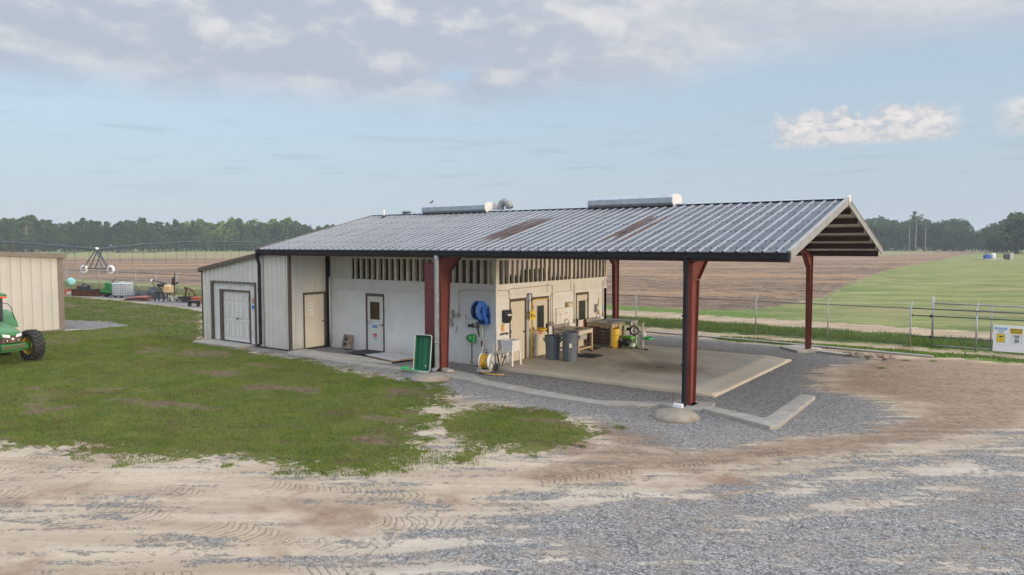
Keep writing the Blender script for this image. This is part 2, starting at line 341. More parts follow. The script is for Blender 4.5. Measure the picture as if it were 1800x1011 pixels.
# the lone cumulus row low on the right
pn = noise(comb(math_('MULTIPLY',az,.55), math_('MULTIPLY',el,.9), 1.3), 1.5, 8, .62, .3)
prof = math_('MULTIPLY', sstep(az, 19.3, 21.0), sstep(az, 32.3, 30.6))
prof2 = math_('MULTIPLY', sstep(az, 33.2, 35.5), .8)
prof = math_('MAXIMUM', prof, prof2)
top = math_('ADD', 7.3, math_('MULTIPLY', math_('ADD', .45, math_('MULTIPLY', noise(comb(math_('MULTIPLY',az,.6),0.,4.), 1., 3), 2.2)), 1.5))
cu = math_('MULTIPLY', sstep(el, 6.9, 7.55), sstep(math_('SUBTRACT', top, el), -.25, .45))
d2 = math_('MULTIPLY', math_('MULTIPLY', cu, prof), sstep(pn, .30, .48))
c2 = rgbmix(math_('MULTIPLY', sstep(pn, .36, .62), sstep(el, 7.0, 8.6, .55, 1.)), (.85,.87,.93), (1.30,1.24,1.20))
# thin grey wisps in the clear belt
wn = noise(comb(math_('MULTIPLY',az,.16), math_('MULTIPLY',el,1.6), 6.1), 1.1, 7, .6)
d3 = math_('MULTIPLY', math_('MULTIPLY', sstep(wn, .53, .72), math_('MULTIPLY', sstep(el, 2.8, 5.0), sstep(el, 11.5, 8.))), .28)
# high haze veil: pale towards the horizon
veil = sstep(el, 19., 0., .66, .94)
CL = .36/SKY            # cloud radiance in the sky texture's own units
def sc(c):
    n = N.new('ShaderNodeMix'); n.data_type = 'RGBA'; n.blend_type = 'MULTIPLY'; n.inputs['Factor'].default_value = 1
    L.new(c, n.inputs['A']); n.inputs['B'].default_value = (CL,CL,CL,1); return n.outputs['Result']
col = rgbmix(veil, sky.outputs[0], (.72*CL,.85*CL,.99*CL))
col = rgbmix(d3, col, (.50*CL,.57*CL,.68*CL))
col = rgbmix(math_('MULTIPLY',d1,.93), col, sc(c1))
col = rgbmix(math_('MULTIPLY',d2,.95), col, sc(c2))
# added fill light: unseen sky boosted overhead and towards the low sun
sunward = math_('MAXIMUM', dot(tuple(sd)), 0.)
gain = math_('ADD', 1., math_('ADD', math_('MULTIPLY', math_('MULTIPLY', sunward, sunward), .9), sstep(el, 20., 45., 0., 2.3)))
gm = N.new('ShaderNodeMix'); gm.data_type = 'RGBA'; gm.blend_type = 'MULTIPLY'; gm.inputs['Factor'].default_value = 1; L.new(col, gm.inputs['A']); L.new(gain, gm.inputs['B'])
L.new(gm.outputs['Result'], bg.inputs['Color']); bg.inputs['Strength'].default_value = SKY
scene.view_settings.view_transform = 'Standard'; scene.view_settings.look = 'None'
scene.view_settings.exposure = .88; scene.view_settings.gamma = 1
scene.cycles.volume_bounces = 0; scene.cycles.max_bounces = 6; scene.cycles.use_denoising = True
# ------------------------------------------------------------------ ground zones (plan outlines in metres)
LAWN = [(-26.29,5.33),(-13.69,-2.11),(-11.5,-2.38),(-9.82,-2.48),(-8.44,-2.71),(-6.73,-2.75),(-5.21,-2.99),(-3.12,-3.34),(-1.08,-3.38),(-0.09,-3.09),(1.49,-4.13),(2.05,-5.1),(2.44,-6.04),(3.2,-6.57),(3.69,-7.55),(4.36,-8.13),(4.78,-8.77),(4.84,-9.42),(4.65,-9.92),(4.03,-10.42),(3.05,-10.4),(1.95,-11.08),(0.56,-11.74),(-1.06,-12.37),(-2.5,-13.03),(-16,-24),(-95,-30),(-95,5.0),(-46.56,5.89),(-43.41,5.99),(-37.15,5.92),(-31.28,5.64),(-27.48,5.4)]
PATCH = [(3.04,-5.81),(3.14,-5.08),(3.58,-4.52),(4.65,-4.11),(6.1,-4.7),(6.95,-5.59),(6.79,-6.34),(6.47,-7.07),(5.89,-7.59),(5.19,-7.77),(4.57,-7.56),(3.65,-6.69)]
TUFT = [(5.26,-8.42),(5.39,-8.0),(5.75,-7.93),(5.66,-8.65)]
YARD = [(-14.2,-2.49),(-11.35,-2.47),(-8.68,-2.54),(-5.3,-2.91),(-1.08,-3.38),(1.55,-4.09),(2.73,-4.35),(6.2,-4.36),(7.79,-5.34),(8.78,-5.69),(9.34,-4.46),(10.37,-2.91),(11.35,-1.74),(11.78,-.05),(10.76,1.84),(9.33,2.63),(8.67,5.54),(10.14,8.71),(7.9,9.8),(4.41,10.73),(-.97,10.54),(-9,9),(-9,0)]
YARD2 = [(9.57,.96),(10.26,2.35),(11.76,.99),(12.44,-1.1),(11.46,-2.38),(10.23,-3.28)]
ROAD = [(6.49,-13.56),(6.45,-12.35),(6.59,-11.13),(7.23,-10.08),(7.27,-9.1),(8.5,-7.48),(9.92,-5.85),(11.22,-3.9),(12.52,-1.87),(13.99,.51),(40,20),(40,-30),(8,-30)]
APRON = [(-21.81,-4.23),(-21.65,-3.28),(-21.7,-1.23),(-23.94,-.94),(-27.12,-1.93),(-30,-2.5),(-22.3,-4.1)]
EQUIP = [(-46.56,5.89),(-44.04,6.26),(-37.67,6.17),(-31.71,5.87),(-27.85,5.61),(-25.47,5.02),(-35.18,10.8),(-39.52,10.47),(-47.05,9.73),(-55.3,9.18)]
FIELD = [(-80.18,16.08),(-79.18,18.71),(-68.75,19.76),(-50.82,19.39),(-31.68,20.59),(-15.29,21.87),(-7.69,23.47),(-3.41,23.56),(-.31,24.92),(.82,29.36),(1.34,37.84),(-1.74,66.97),(-4.72,110.2),(-7.42,234.3),(-12,520),(-160,520),(-400,330),(-330,110)]
RUT = [(9.0,-5.9),(8.6,-6.7),(7.4,-6.6),(7.9,-5.8)]
REDDIRT = [(9.4,9.1),(8.9,5.8),(9.6,2.8),(11.2,2.2),(12.3,.9),(13.4,.9),(18,6),(18,11),(13.9,10.7),(11.3,10.5)]

def sdist(px, py, poly):
    """signed distance (positive inside) of points to a polygon"""
    p = np.asarray(poly, float); q = np.roll(p, -1, 0); d = np.full(px.shape, 1e9); ins = np.zeros(px.shape, bool)
    for (x0,y0),(x1,y1) in zip(p, q):
        ex, ey = x1-x0, y1-y0; t = np.clip(((px-x0)*ex+(py-y0)*ey)/(ex*ex+ey*ey+1e-12), 0, 1)
        d = np.minimum(d, np.hypot(px-x0-t*ex, py-y0-t*ey))
        c = ((y0 > py) != (y1 > py)); xi = x0 + (py-y0)*ex/(ey if abs(ey) > 1e-9 else 1e-9)
        ins ^= c & (px < xi)
    return np.where(ins, d, -d)
def ramp(s, wd): return np.clip(.5 + s/(2*wd), 0, 1)
def band(v, a, b, wd): return np.minimum(ramp(v-a, wd), ramp(b-v, wd))
def segdist(px, py, pts):
    d = np.full(px.shape, 1e9)
    for (x0,y0),(x1,y1) in zip(pts[:-1], pts[1:]):
        ex, ey = x1-x0, y1-y0; t = np.clip(((px-x0)*ex+(py-y0)*ey)/(ex*ex+ey*ey), 0, 1)
        d = np.minimum(d, np.hypot(px-x0-t*ex, py-y0-t*ey))
    return d
STRIP = [(-330,-90),(-228,61.7),(-222,75),(-248,150),(-228,176),(-150,215),(-36,250),(-8,262)]
def zones(x, y):
    dist = np.hypot(x-14, y+18.3)
    sw = np.maximum(.8, dist*.02)
    lawn = np.maximum.reduce([ramp(sdist(x,y,LAWN), sw), ramp(sdist(x,y,PATCH), .7), ramp(sdist(x,y,TUFT), .5)])
    backg = band(y, 9.6, 16.6, .9) * ramp(-x-16, 2)                   # rough grass behind the implements
    lawn = np.maximum(lawn, np.where((x < -14) & (y > 5), backg, 0))
    lawn = np.maximum(lawn, np.where((x < -10.5) & (x > -40) & (y > 4) & (y < 10), ramp(-14.5-x, 1.)*ramp(-sdist(x,y,EQUIP), .6), 0))
    gravel = np.maximum.reduce([.95*ramp(sdist(x,y,YARD), .9), .55*ramp(sdist(x,y,YARD2), .8), .74*ramp(sdist(x,y,ROAD), 1.7),
                                ramp(sdist(x,y,APRON), .5), .62*ramp(sdist(x,y,EQUIP), .5)])
    gravel *= 1 - .75*ramp(sdist(x,y,REDDIRT), 1.)
    gravel = np.maximum(gravel, .32*(y < -3)*(x < 9)*ramp(-sdist(x,y,ROAD),.8)*ramp(x+6,4))   # stray stone in the sand
    hard = np.maximum(ramp(sdist(x,y,APRON), .4), .9*ramp(sdist(x,y,EQUIP), .5)); lawn = lawn*(1-hard); gravel = np.maximum(gravel, .8*hard)
    field = ramp(sdist(x,y,FIELD), np.maximum(.8, dist*.012))
    verge = band(y, 10.75, 12.1, .35)*ramp(x-2.5, 1.5)*ramp(46-x, 2)
    strip = band(y, 13.0, 16.9, .7) * ramp(x+24, 8)
    strip2 = band(y, 20.3, 23.6, 1.) * ramp(x+60, 20) * ramp(4-x, 3)
    tall = np.maximum.reduce([verge*.8, strip, .75*strip2, ramp(6-segdist(x,y,STRIP), 3)])
    track = band(y, 16.9, 20.6, .8) * ramp(x+30, 12)
    mead = np.clip(np.maximum(ramp(y-16.8, 1.5), 0) * (1-field) * (1-track), 0, 1)
    tall *= (1-field*(dist < 150))
    mead = np.where(dist > 245, np.maximum(mead, 0), mead)
    pale = np.where((dist > 190), ramp(segdist(x,y,STRIP)-6, 4)*ramp(dist-235, 12), 0)*(x < -30)
    field = field*(1-.75*pale); mead = np.maximum(mead, .6*pale)
    return lawn, gravel, field, tall, mead

def axis(a, b, step, far, g=1.16):
    c = list(np.arange(a, b+1e-6, step)); s = step; x = b
    while x < far: s *= g; x += s; c.append(x)
    s = step; x = a; pre = []
    while x > -far: s *= g; x -= s; pre.append(x)
    return np.array(pre[::-1] + c)
gx = axis(-24, 16, .2, 1150); gy = axis(-17, 22, .2, 1150)
X, Y = np.meshgrid(gx, gy); nx, ny = len(gx), len(gy)
lawn, gravel, field, tall, mead = zones(X, Y)
def vnoise(x, y, s, seed):
    """smooth value noise for gentle relief"""
    g = np.random.default_rng(seed).random((64,64)); u = x/s; v = y/s; i = np.floor(u).astype(int); j = np.floor(v).astype(int); a = u-i; b = v-j
    a = a*a*(3-2*a); b = b*b*(3-2*b); f = lambda p,q: g[p % 64, q % 64]
    return (f(i,j)*(1-a)+f(i+1,j)*a)*(1-b) + (f(i,j+1)*(1-a)+f(i+1,j+1)*a)*b - .5
near = (np.hypot(X-14, Y+18) < 70)
flat = np.minimum(1, np.maximum(0, -sdist(X, Y, [(-14.5,-3.2),(10.2,-3.4),(10.2,10.6),(-14.5,10.6)])/2.))   # level under the building
Z = near*flat*(.06*vnoise(X,Y,2.3,1) + .035*vnoise(X,Y,.7,2)) - .012
Z += near*.03*ramp(sdist(X,Y,ROAD), 2.)*vnoise(X+Y, (Y-X)*.2, .55, 3)                       # wheel ruts along the road
Z -= .04*(1-flat)
verts = np.stack([X, Y, Z], -1).reshape(-1, 3)
I = np.arange(nx*ny).reshape(ny, nx)
quads = np.stack([I[:-1,:-1], I[:-1,1:], I[1:,1:], I[1:,:-1]], -1).reshape(-1, 4)
DIRTB = [(7.33,-5.69),(8.65,-5.92),(9.41,-4.66),(10.42,-3.14),(11.47,-1.82),(11.88,.03),(12.78,3.33),(13.96,5.09),(13.99,.93),(12.49,-1.62),(11.2,-3.82),(9.86,-5.68),(8.89,-7.19),(7.79,-8.54),(7.02,-8.76),(7.29,-7.37)]
DIRTA = [(6.02,-4.3),(6.88,-4.31),(8.17,-4.8),(8.67,-5.68),(7.88,-5.78),(7.15,-5.82)]
dirt = np.maximum.reduce([ramp(sdist(X,Y,DIRTB), .6), .9*ramp(sdist(X,Y,DIRTA), .4), .75*ramp(sdist(X,Y,REDDIRT), .8)])
# tread marks pressed into the sand: run along each track and offset from its middle
TRACKS = [[(-2.5,-14.9),(-.3,-13.76),(1.9,-12.88),(4.08,-12.19),(5.72,-11.77),(6.85,-11.28),(7.66,-10.34),(8.38,-9.15),(9.46,-7.32),(11.45,-4.09),(14.0,-.24),(17,4)],
          [(-1,-15.2),(1.01,-14.19),(3.65,-13.29),(5.53,-12.68),(7.07,-12.12),(8.03,-11.19),(8.88,-9.97),(10.13,-7.81),(11.71,-5.48),(14.01,-2.2),(17,2)],
          [(-3,-14.5),(-1.26,-13.44),(.26,-12.62),(2.62,-11.81),(4.49,-11.24),(6.06,-10.49),(6.94,-9.44),(7.76,-8.13),(9.03,-6.29),(11,-3.2)], [(5,-15),(6.93,-13.24),(8.46,-11.91),(9.83,-10.09),(11.35,-7.63),(14.02,-3.6)]]
tu = np.zeros(X.shape); tv = np.full(X.shape, 9.)
for tr_ in TRACKS:
    s0 = 0.
    for (x0,y0),(x1,y1) in zip(tr_[:-1], tr_[1:]):
        ex, ey = x1-x0, y1-y0; l = math.hypot(ex,ey); t_ = ((X-x0)*ex+(Y-y0)*ey)/l**2; v_ = (ex*(Y-y0)-ey*(X-x0))/l
        tc_ = np.clip(t_,0,1); d_ = np.hypot(X-x0-tc_*ex, Y-y0-tc_*ey); better = d_ < np.abs(tv)
        tu = np.where(better, s0+tc_*l, tu); tv = np.where(better, np.copysign(d_, v_), tv); s0 += l
tv = np.minimum(np.abs(tv), 3)
def bareness(x, y): return vnoise(x*.6+y*.4, y*1.6-x*.4, 1.5, 8) + .35*vnoise(x, y, .45, 31)
bare_ = np.clip((bareness(X,Y)-.24)/.16, 0, 1)
W8 = [a.reshape(-1) for a in (lawn, gravel, field, tall, mead, dirt, tu, tv, bare_)]

def ground_material():
    m = bpy.data.materials.new('ground_cover'); m.use_nodes = True
    global N, L
    N, L = nt(m); b = N['Principled BSDF']; b.inputs['Roughness'].default_value = .95; b.inputs['Specular IOR Level'].default_value = .15
    P = N.new('ShaderNodeTexCoord').outputs['Object']
    def attr(n):
        a = N.new('ShaderNodeAttribute'); a.attribute_name = n; return a.outputs['Fac']
    def mapped(sc, rot=0.):
        mp = N.new('ShaderNodeMapping'); mp.vector_type = 'TEXTURE'; mp.inputs['Scale'].default_value = tuple(1/q for q in sc); mp.inputs['Rotation'].default_value = (0,0,-rot); L.new(P, mp.inputs[0]); return mp.outputs[0]
    along = mapped((.22,1.7,1), R(-36))                    # stretched along the road
    big = noise(P, .35, 5); mid = noise(P, 1.3, 7, .62); fine = noise(P, 6., 6, .65); vfine = noise(P, 28., 4, .6)
    edge = math_('ADD', math_('MULTIPLY', math_('SUBTRACT', mid, .5), 1.9), math_('MULTIPLY', math_('SUBTRACT', fine, .5), 1.3))
    def weight(name, lo=.42, hi=.58, extra=None, k=1.):
        v = math_('ADD', attr(name), math_('MULTIPLY', edge, k))
        if extra is not None: v = math_('ADD', v, extra)
        return sstep(v, lo, hi)
    # sand
    sand = rgbmix(sstep(noise(along, 1.1, 7, .6), .35, .65), (.325,.235,.150), (.46,.365,.255))
    sand = rgbmix(math_('MULTIPLY', attr('gravel'), .8), sand, rgbmix(sstep(noise(along, 1.3, 6, .6), .38, .62), (.36,.325,.285), (.52,.485,.44)))
    sand = rgbmix(sstep(noise(P, .55, 6, .6), .52, .70), sand, (.25,.165,.115))
    sand = rgbmix(math_('MULTIPLY', sstep(fine, .52, .70), .40), sand, (.26,.19,.14))
    sand = rgbmix(math_('MULTIPLY', sstep(math_('ADD', attr('dirt'), math_('ADD', math_('MULTIPLY', edge, .5), 0.)), .25, .75), .8), sand, rgbmix(sstep(fine, .4, .6), (.185,.125,.085), (.30,.21,.145)))
    # gravel: two sizes of stones with their own tones
    def stones(scale):
        v = N.new('ShaderNodeTexVoronoi'); v.inputs['Scale'].default_value = scale; L.new(P, v.inputs['Vector'])
        sx = N.new('ShaderNodeSeparateColor'); L.new(v.outputs['Color'], sx.inputs[0]); return v.outputs['Distance'], sx.outputs[0]
    v1, t1 = stones(52.); v2, t2 = stones(27.)
    tone = math_('ADD', math_('MULTIPLY', t1, .55), math_('MULTIPLY', t2, .45))
    cr = N.new('ShaderNodeValToRGB'); e = cr.color_ramp.elements
    e[0].position = .08; e[0].color = (.058,.058,.060,1); e[1].position = .95; e[1].color = (.47,.455,.43,1)
    k = cr.color_ramp.elements.new(.5); k.color = (.205,.202,.197,1); L.new(tone, cr.inputs[0])
    gcol = rgbmix(math_('MULTIPLY', sstep(mid, .46, .62), .35), cr.outputs[0], (.25,.205,.165))
    gcol = rgbmix(math_('MULTIPLY', attr('dirt'), .55), gcol, (.17,.125,.092))
    gw = math_('ADD', attr('gravel'), math_('ADD', math_('MULTIPLY', math_('ADD', math_('MULTIPLY', math_('SUBTRACT', noise(along, 1.9, 8, .66), .5), .80), math_('MULTIPLY', math_('SUBTRACT', noise(P, .8, 7, .62), .5), .30)), 2.5), math_('MULTIPLY', math_('SUBTRACT', fine, .5), .9)))
    gw = math_('SUBTRACT', gw, math_('MULTIPLY', sstep(attr('tv'), .42, .12), math_('MULTIPLY', sstep(noise(P, .45, 5), .38, .55), .30)))
    gw = sstep(gw, .22, .78); gw0 = gw                      # stones thin out one by one towards the sand
    gw = sstep(math_('SUBTRACT', math_('MULTIPLY', gw, 1.12), math_('ADD', math_('MULTIPLY', t2, .65), math_('MULTIPLY', t1, .35))), -.04, .06); gw = math_('ADD', math_('MULTIPLY', gw, .5), math_('MULTIPLY', gw0, .45))
    col = rgbmix(gw, sand, gcol)
    # short lawn
    lg = rgbmix(sstep(mid, .34, .66), (.070,.095,.016), (.115,.130,.026))
    lg = rgbmix(sstep(big, .40, .64, 0., .75), lg, (.13,.12,.04))
    lg = rgbmix(math_('MULTIPLY', sstep(noise(mapped((.6,1.7,1), R(-30)), .75, 7, .65), .53, .63), .9), lg, (.115,.078,.047))
    lg = rgbmix(math_('MULTIPLY', sstep(vfine, .5, .75), .45), lg, (.04,.065,.02))
    lg = rgbmix(math_('MULTIPLY', attr('bare'), .75), lg, rgbmix(sstep(fine, .4, .6), (.085,.055,.036), (.17,.115,.075)))
    col = rgbmix(weight('lawn'), col, lg)
    # yellow-green meadow
    mg = rgbmix(sstep(noise(mapped((.25,.8,1), R(-36)), .45, 7, .65), .35, .65), (.125,.165,.050), (.275,.265,.105))
    mg = rgbmix(sstep(noise(mapped((.5,.5,1), R(-36)), .16, 9, .72), .50, .64, 0., .6), mg, (.29,.225,.12))
    mg = rgbmix(sstep(noise(P, .22, 9, .78), .50, .60, 0., .55), mg, (.095,.135,.038)); mg = rgbmix(math_('MULTIPLY', sstep(fine, .5, .7), .3), mg, (.10,.12,.04))
    col = rgbmix(weight('mead'), col, mg)
    # lush tall grass
    tg = rgbmix(sstep(fine, .35, .65), (.075,.135,.022), (.14,.21,.04))
    tg = rgbmix(sstep(mid, .55, .75, 0., .5), tg, (.16,.15,.06))
    col = rgbmix(weight('tall'), col, tg)
    # ploughed soil: clods, pale dry crust in bands
    clod = math_('ADD', math_('MULTIPLY', noise(P, 2.6, 8, .75), .5), math_('MULTIPLY', noise(P, .42, 8, .8), .5)); wide = noise(mapped((.05,.16,1), R(-36)), .5, 5, .6)
    fs = rgbmix(sstep(clod, .41, .58), (.085,.062,.046), (.27,.195,.135))
    fs = rgbmix(sstep(math_('ADD', math_('MULTIPLY', wide, .6), math_('MULTIPLY', clod, .5)), .50, .62, 0., .8), fs, (.38,.235,.135))
    fs = rgbmix(math_('MULTIPLY', sstep(noise(P, .9, 6, .7), .56, .7), .5), fs, (.085,.072,.066))
    fw = weight('field', k=.8)
    col = rgbmix(fw, col, fs)
    L.new(col, b.inputs['Base Color'])
    hgt = math_('ADD', math_('MULTIPLY', math_('MULTIPLY', v2, -1.), math_('MULTIPLY', gw, .9)), math_('ADD', math_('MULTIPLY', fine, .7), math_('MULTIPLY', math_('MULTIPLY', clod, fw), 7.)))
    hgt = math_('ADD', hgt, math_('MULTIPLY', vfine, .35))
    tv_ = math_('ABSOLUTE', attr('tv')); lug = math_('SINE', math_('MULTIPLY', math_('ADD', attr('tu'), math_('MULTIPLY', tv_, .55)), 2*PI/.21))
    tread = math_('MULTIPLY', math_('MULTIPLY', sstep(tv_, .26, .20), sstep(noise(P, .8, 4), .46, .58)), math_('SUBTRACT', 1., math_('MULTIPLY', gw, .7)))
    hgt = math_('ADD', hgt, math_('MULTIPLY', math_('MULTIPLY', sstep(lug, -.5, .5), tread), 1.1)); hgt = math_('ADD', hgt, math_('MULTIPLY', math_('MULTIPLY', math_('SUBTRACT', clod, .5), 2.2), math_('SUBTRACT', 1., gw)))
    bp = N.new('ShaderNodeBump'); bp.inputs['Strength'].default_value = .9; bp.inputs['Distance'].default_value = .05
    L.new(hgt, bp.inputs['Height']); L.new(bp.outputs[0], b.inputs['Normal'])
    return m
GM = ground_material()
fc = [np.mean(a[quads], 1) for a in W8]
cx, cy = verts[quads][:,:,0].mean(1), verts[quads][:,:,1].mean(1)
kind = np.full(len(quads), 0)                                # 0 sand road, 1 lawn, 2 gravel, 3 field, 4 tall grass, 5 meadow
kind[fc[1] > .5] = 2; kind[fc[0] > .5] = 1; kind[fc[4] > .5] = 5; kind[fc[3] > .5] = 4; kind[fc[2] > .5] = 3
for kid, nm, lab, cat in ((0,'sandy_road','pale sandy track worn between the lawn and the gravel','road'),(1,'lawn','short mown lawn left of the open-sided building','lawn'),
                     (2,'gravel_yard','grey crushed stone around the building and along the road','gravel'),(3,'ploughed_field','brown ploughed field beyond the fence','field'),
                     (4,'grass_strip','strips of lush grass along the fence','grass'),(5,'meadow','yellowish mown meadow beyond the fence on the right','meadow')):
    q = quads[kind == kid]; u, inv = np.unique(q, return_inverse=True)
    o = mesh_np(nm, verts[u], inv.reshape(-1,4), GM, 4); tag(o, lab, cat, None, 'structure')
    o.data.polygons.foreach_set('use_smooth', [True]*len(q))
    for an, a in zip(('lawn','gravel','field','tall','mead','dirt','tu','tv','bare'), W8):
        at = o.data.attributes.new(an, 'FLOAT', 'POINT'); at.data.foreach_set('value', a[u].astype(np.float32))

def height(x, y):
    """ground height at points (bilinear on the grid)"""
    i = np.clip(np.searchsorted(gx, x)-1, 0, nx-2); j = np.clip(np.searchsorted(gy, y)-1, 0, ny-2)
    a = (x-gx[i])/(gx[i+1]-gx[i]); b = (y-gy[j])/(gy[j+1]-gy[j])
    return (Z[j,i]*(1-a)+Z[j,i+1]*a)*(1-b) + (Z[j+1,i]*(1-a)+Z[j+1,i+1]*a)*b

# grass blades: many small bent blades, denser near the camera
def leaf_material(name, c0, c1, scale=1.2, dry=None, trans=.25, hue=(.25,.7)):
    m = bpy.data.materials.new(name); m.use_nodes = True
    global N, L
    N, L = nt(m); b = N['Principled BSDF']; b.inputs['Roughness'].default_value = .7; b.inputs['Specular IOR Level'].default_value = .25
    P = N.new('ShaderNodeNewGeometry').outputs['Position']
    c = rgbmix(sstep(noise(P, scale, 5, .65), hue[0], hue[1]), c0, c1)
    if dry: c = rgbmix(sstep(noise(P, .55, 7, .7), .49, .64, 0., .7), c, dry); c = rgbmix(sstep(noise(P, 3.5, 5, .6), .5, .66, 0., .5), c, tuple(x*.5 for x in c0))
    rnd = N.new('ShaderNodeNewGeometry').outputs['Random Per Island']
    c = rgbmix(math_('MULTIPLY', rnd, .55), c, tuple(x*.55 for x in c0))
    L.new(c, b.inputs['Base Color'])
    tr = N.new('ShaderNodeBsdfTranslucent'); L.new(c, tr.inputs[0]); ms = N.new('ShaderNodeMixShader'); ms.inputs[0].default_value = trans
    L.new(b.outputs[0], ms.inputs[1]); L.new(tr.outputs[0], ms.inputs[2]); L.new(ms.outputs[0], N['Material Output'].inputs['Surface'])
    return m
def blades(name, x, y, h, wd, lean, m, label, cat):
    n = len(x); z = height(x, y) - .005; a = rng.random(n)*2*PI; hh = h*(.55+.8*rng.random(n)); ww = wd*(.7+.6*rng.random(n))
    bx, by = np.cos(a), np.sin(a); l = rng.random(n)*2*PI; le = lean*hh*rng.random(n); lx, ly = np.cos(l)*le, np.sin(l)*le
    v = np.empty((n,4,3))
    v[:,0] = np.stack([x-bx*ww, y-by*ww, z], -1); v[:,1] = np.stack([x+bx*ww, y+by*ww, z], -1)
    v[:,2] = np.stack([x+bx*ww*.6+lx*.5, y+by*ww*.6+ly*.5, z+hh*.65], -1); v[:,3] = np.stack([x+lx, y+ly, z+hh], -1)
    o = mesh_np(name, v.reshape(-1,3), np.arange(n*4).reshape(n,4), m, 4); return tag(o, label, cat, None, 'stuff')
GR = leaf_material('grass_blade', (.118,.180,.026), (.21,.265,.046), 1.3, (.21,.155,.06))
GT = leaf_material('tall_grass_blade', (.10,.18,.024), (.20,.29,.05), .8, (.16,.15,.06))
def scatter(n, x0, x1, y0, y1, keep):
    x = rng.uniform(x0, x1, n); y = rng.uniform(y0, y1, n); k = keep(x, y); return x[k], y[k]
def lawnkeep(th):
    def f(x, y):
        w_ = zones(x, y)[0] + .55*vnoise(x,y,.35,5) + .75*vnoise(x,y,1.1,6); bare = bareness(x, y)
        return (w_ > th) & (bare < .21 + .18*rng.random(len(x))) & ~((x > -14.2) & (y > -2.3))
    return f
ax_, ay_ = scatter(230000, -17, 7.5, -13.5, -2.2, lawnkeep(.55))
tc_ = np.array([(4.3,-10.5),(4.8,-10.0),(5.2,-9.6),(5.0,-9.2),(5.5,-8.9),(5.9,-8.5),(6.6,-7.5),(7.0,-6.4),(3.6,-10.9),(2.5,-11.2),(2.2,-4.9),(2.6,-5.3),(3.0,-6.2),(3.6,-7.2),(4.3,-7.9),(1.0,-3.9),(-.9,-3.2),(-3.4,-3.2),(6.9,-4.6),(-1.8,-13.2),(.9,-12.3),(10.6,9.4),(11.4,9.7),(10.2,7.2)])
tn = rng.integers(60, 190, len(tc_)); tr_ = np.repeat(rng.uniform(.07,.22,len(tc_)), tn); tp = np.repeat(tc_, tn, 0) + rng.normal(size=(tn.sum(),2))*tr_[:,None]*.6
ax_, ay_ = np.r_[ax_, tp[:,0]], np.r_[ay_, tp[:,1]]
bx_, by_ = scatter(90000, -46, -14, -14, 6, lawnkeep(.55))
blades('lawn_grass', np.r_[ax_,bx_], np.r_[ay_,by_], np.r_[np.full(len(ax_),.046), np.full(len(bx_),.05)], np.r_[np.full(len(ax_),.007), np.full(len(bx_),.016)], .9, GR,
       'short green lawn grass with brown bare spots','grass')
tx, ty = scatter(120000, -30, 20, 10.6, 17.2, lambda x,y: zones(x,y)[3]+.6*vnoise(x,y,.8,9) > .6)
blades('fence_grass', tx, ty, np.where(ty < 12.4, .08, .15), np.full(len(tx), .012), .8, GT, 'lush taller grass growing along the chain-link fence', 'grass')
# loose stones lying on the gravel
sx_, sy_ = scatter(150000, 2, 17, -13.5, 2, lambda x,y: (zones(x,y)[1]*1.05 + .9*vnoise(x*.8+y*.6, (y*.8-x*.6)*3, 1.6, 12) > .55) & (zones(x,y)[0] < .4) & (sdist(x,y,[(.8,-.5),(7.5,-.5),(7.5,7.2),(.8,7.2)]) < 0) & (np.hypot(x-14,y+18.3) < 24))
sx_, sy_ = sx_[:42000], sy_[:42000]
n = len(sx_); r = .005 + .011*rng.random(n)**3
base = np.array([(1,0,0),(0,1,0),(-1,0,0),(0,-1,0),(0,0,1)], float)
jit = base[None]*(.65+.7*rng.random((n,5,1))); ang = rng.random(n)*2*PI; ca, sa = np.cos(ang), np.sin(ang)
vx = jit[:,:,0]*ca[:,None]-jit[:,:,1]*sa[:,None]; vy = jit[:,:,0]*sa[:,None]+jit[:,:,1]*ca[:,None]
v = np.stack([sx_[:,None]+vx*r[:,None], sy_[:,None]+vy*r[:,None], height(sx_,sy_)[:,None]-.004+jit[:,:,2]*r[:,None]*.8], -1)
tri = np.array([(0,1,4),(1,2,4),(2,3,4),(3,0,4)]); f = (np.arange(n)*5)[:,None,None] + tri[None]
def stone_material():
    m = bpy.data.materials.new('loose_stone'); m.use_nodes = True
    global N, L
    N, L = nt(m); b = N['Principled BSDF']; b.inputs['Roughness'].default_value = .9
    cr = N.new('ShaderNodeValToRGB'); e = cr.color_ramp.elements; e[0].color = (.06,.06,.065,1); e[1].color = (.33,.32,.30,1)
    L.new(N.new('ShaderNodeNewGeometry').outputs['Random Per Island'], cr.inputs[0]); L.new(cr.outputs[0], b.inputs['Base Color']); return m
o = mesh_np('loose_gravel', v.reshape(-1,3), f.reshape(-1,3), stone_material(), 3); tag(o, 'loose grey crushed stones scattered over the road', 'gravel', None, 'stuff')
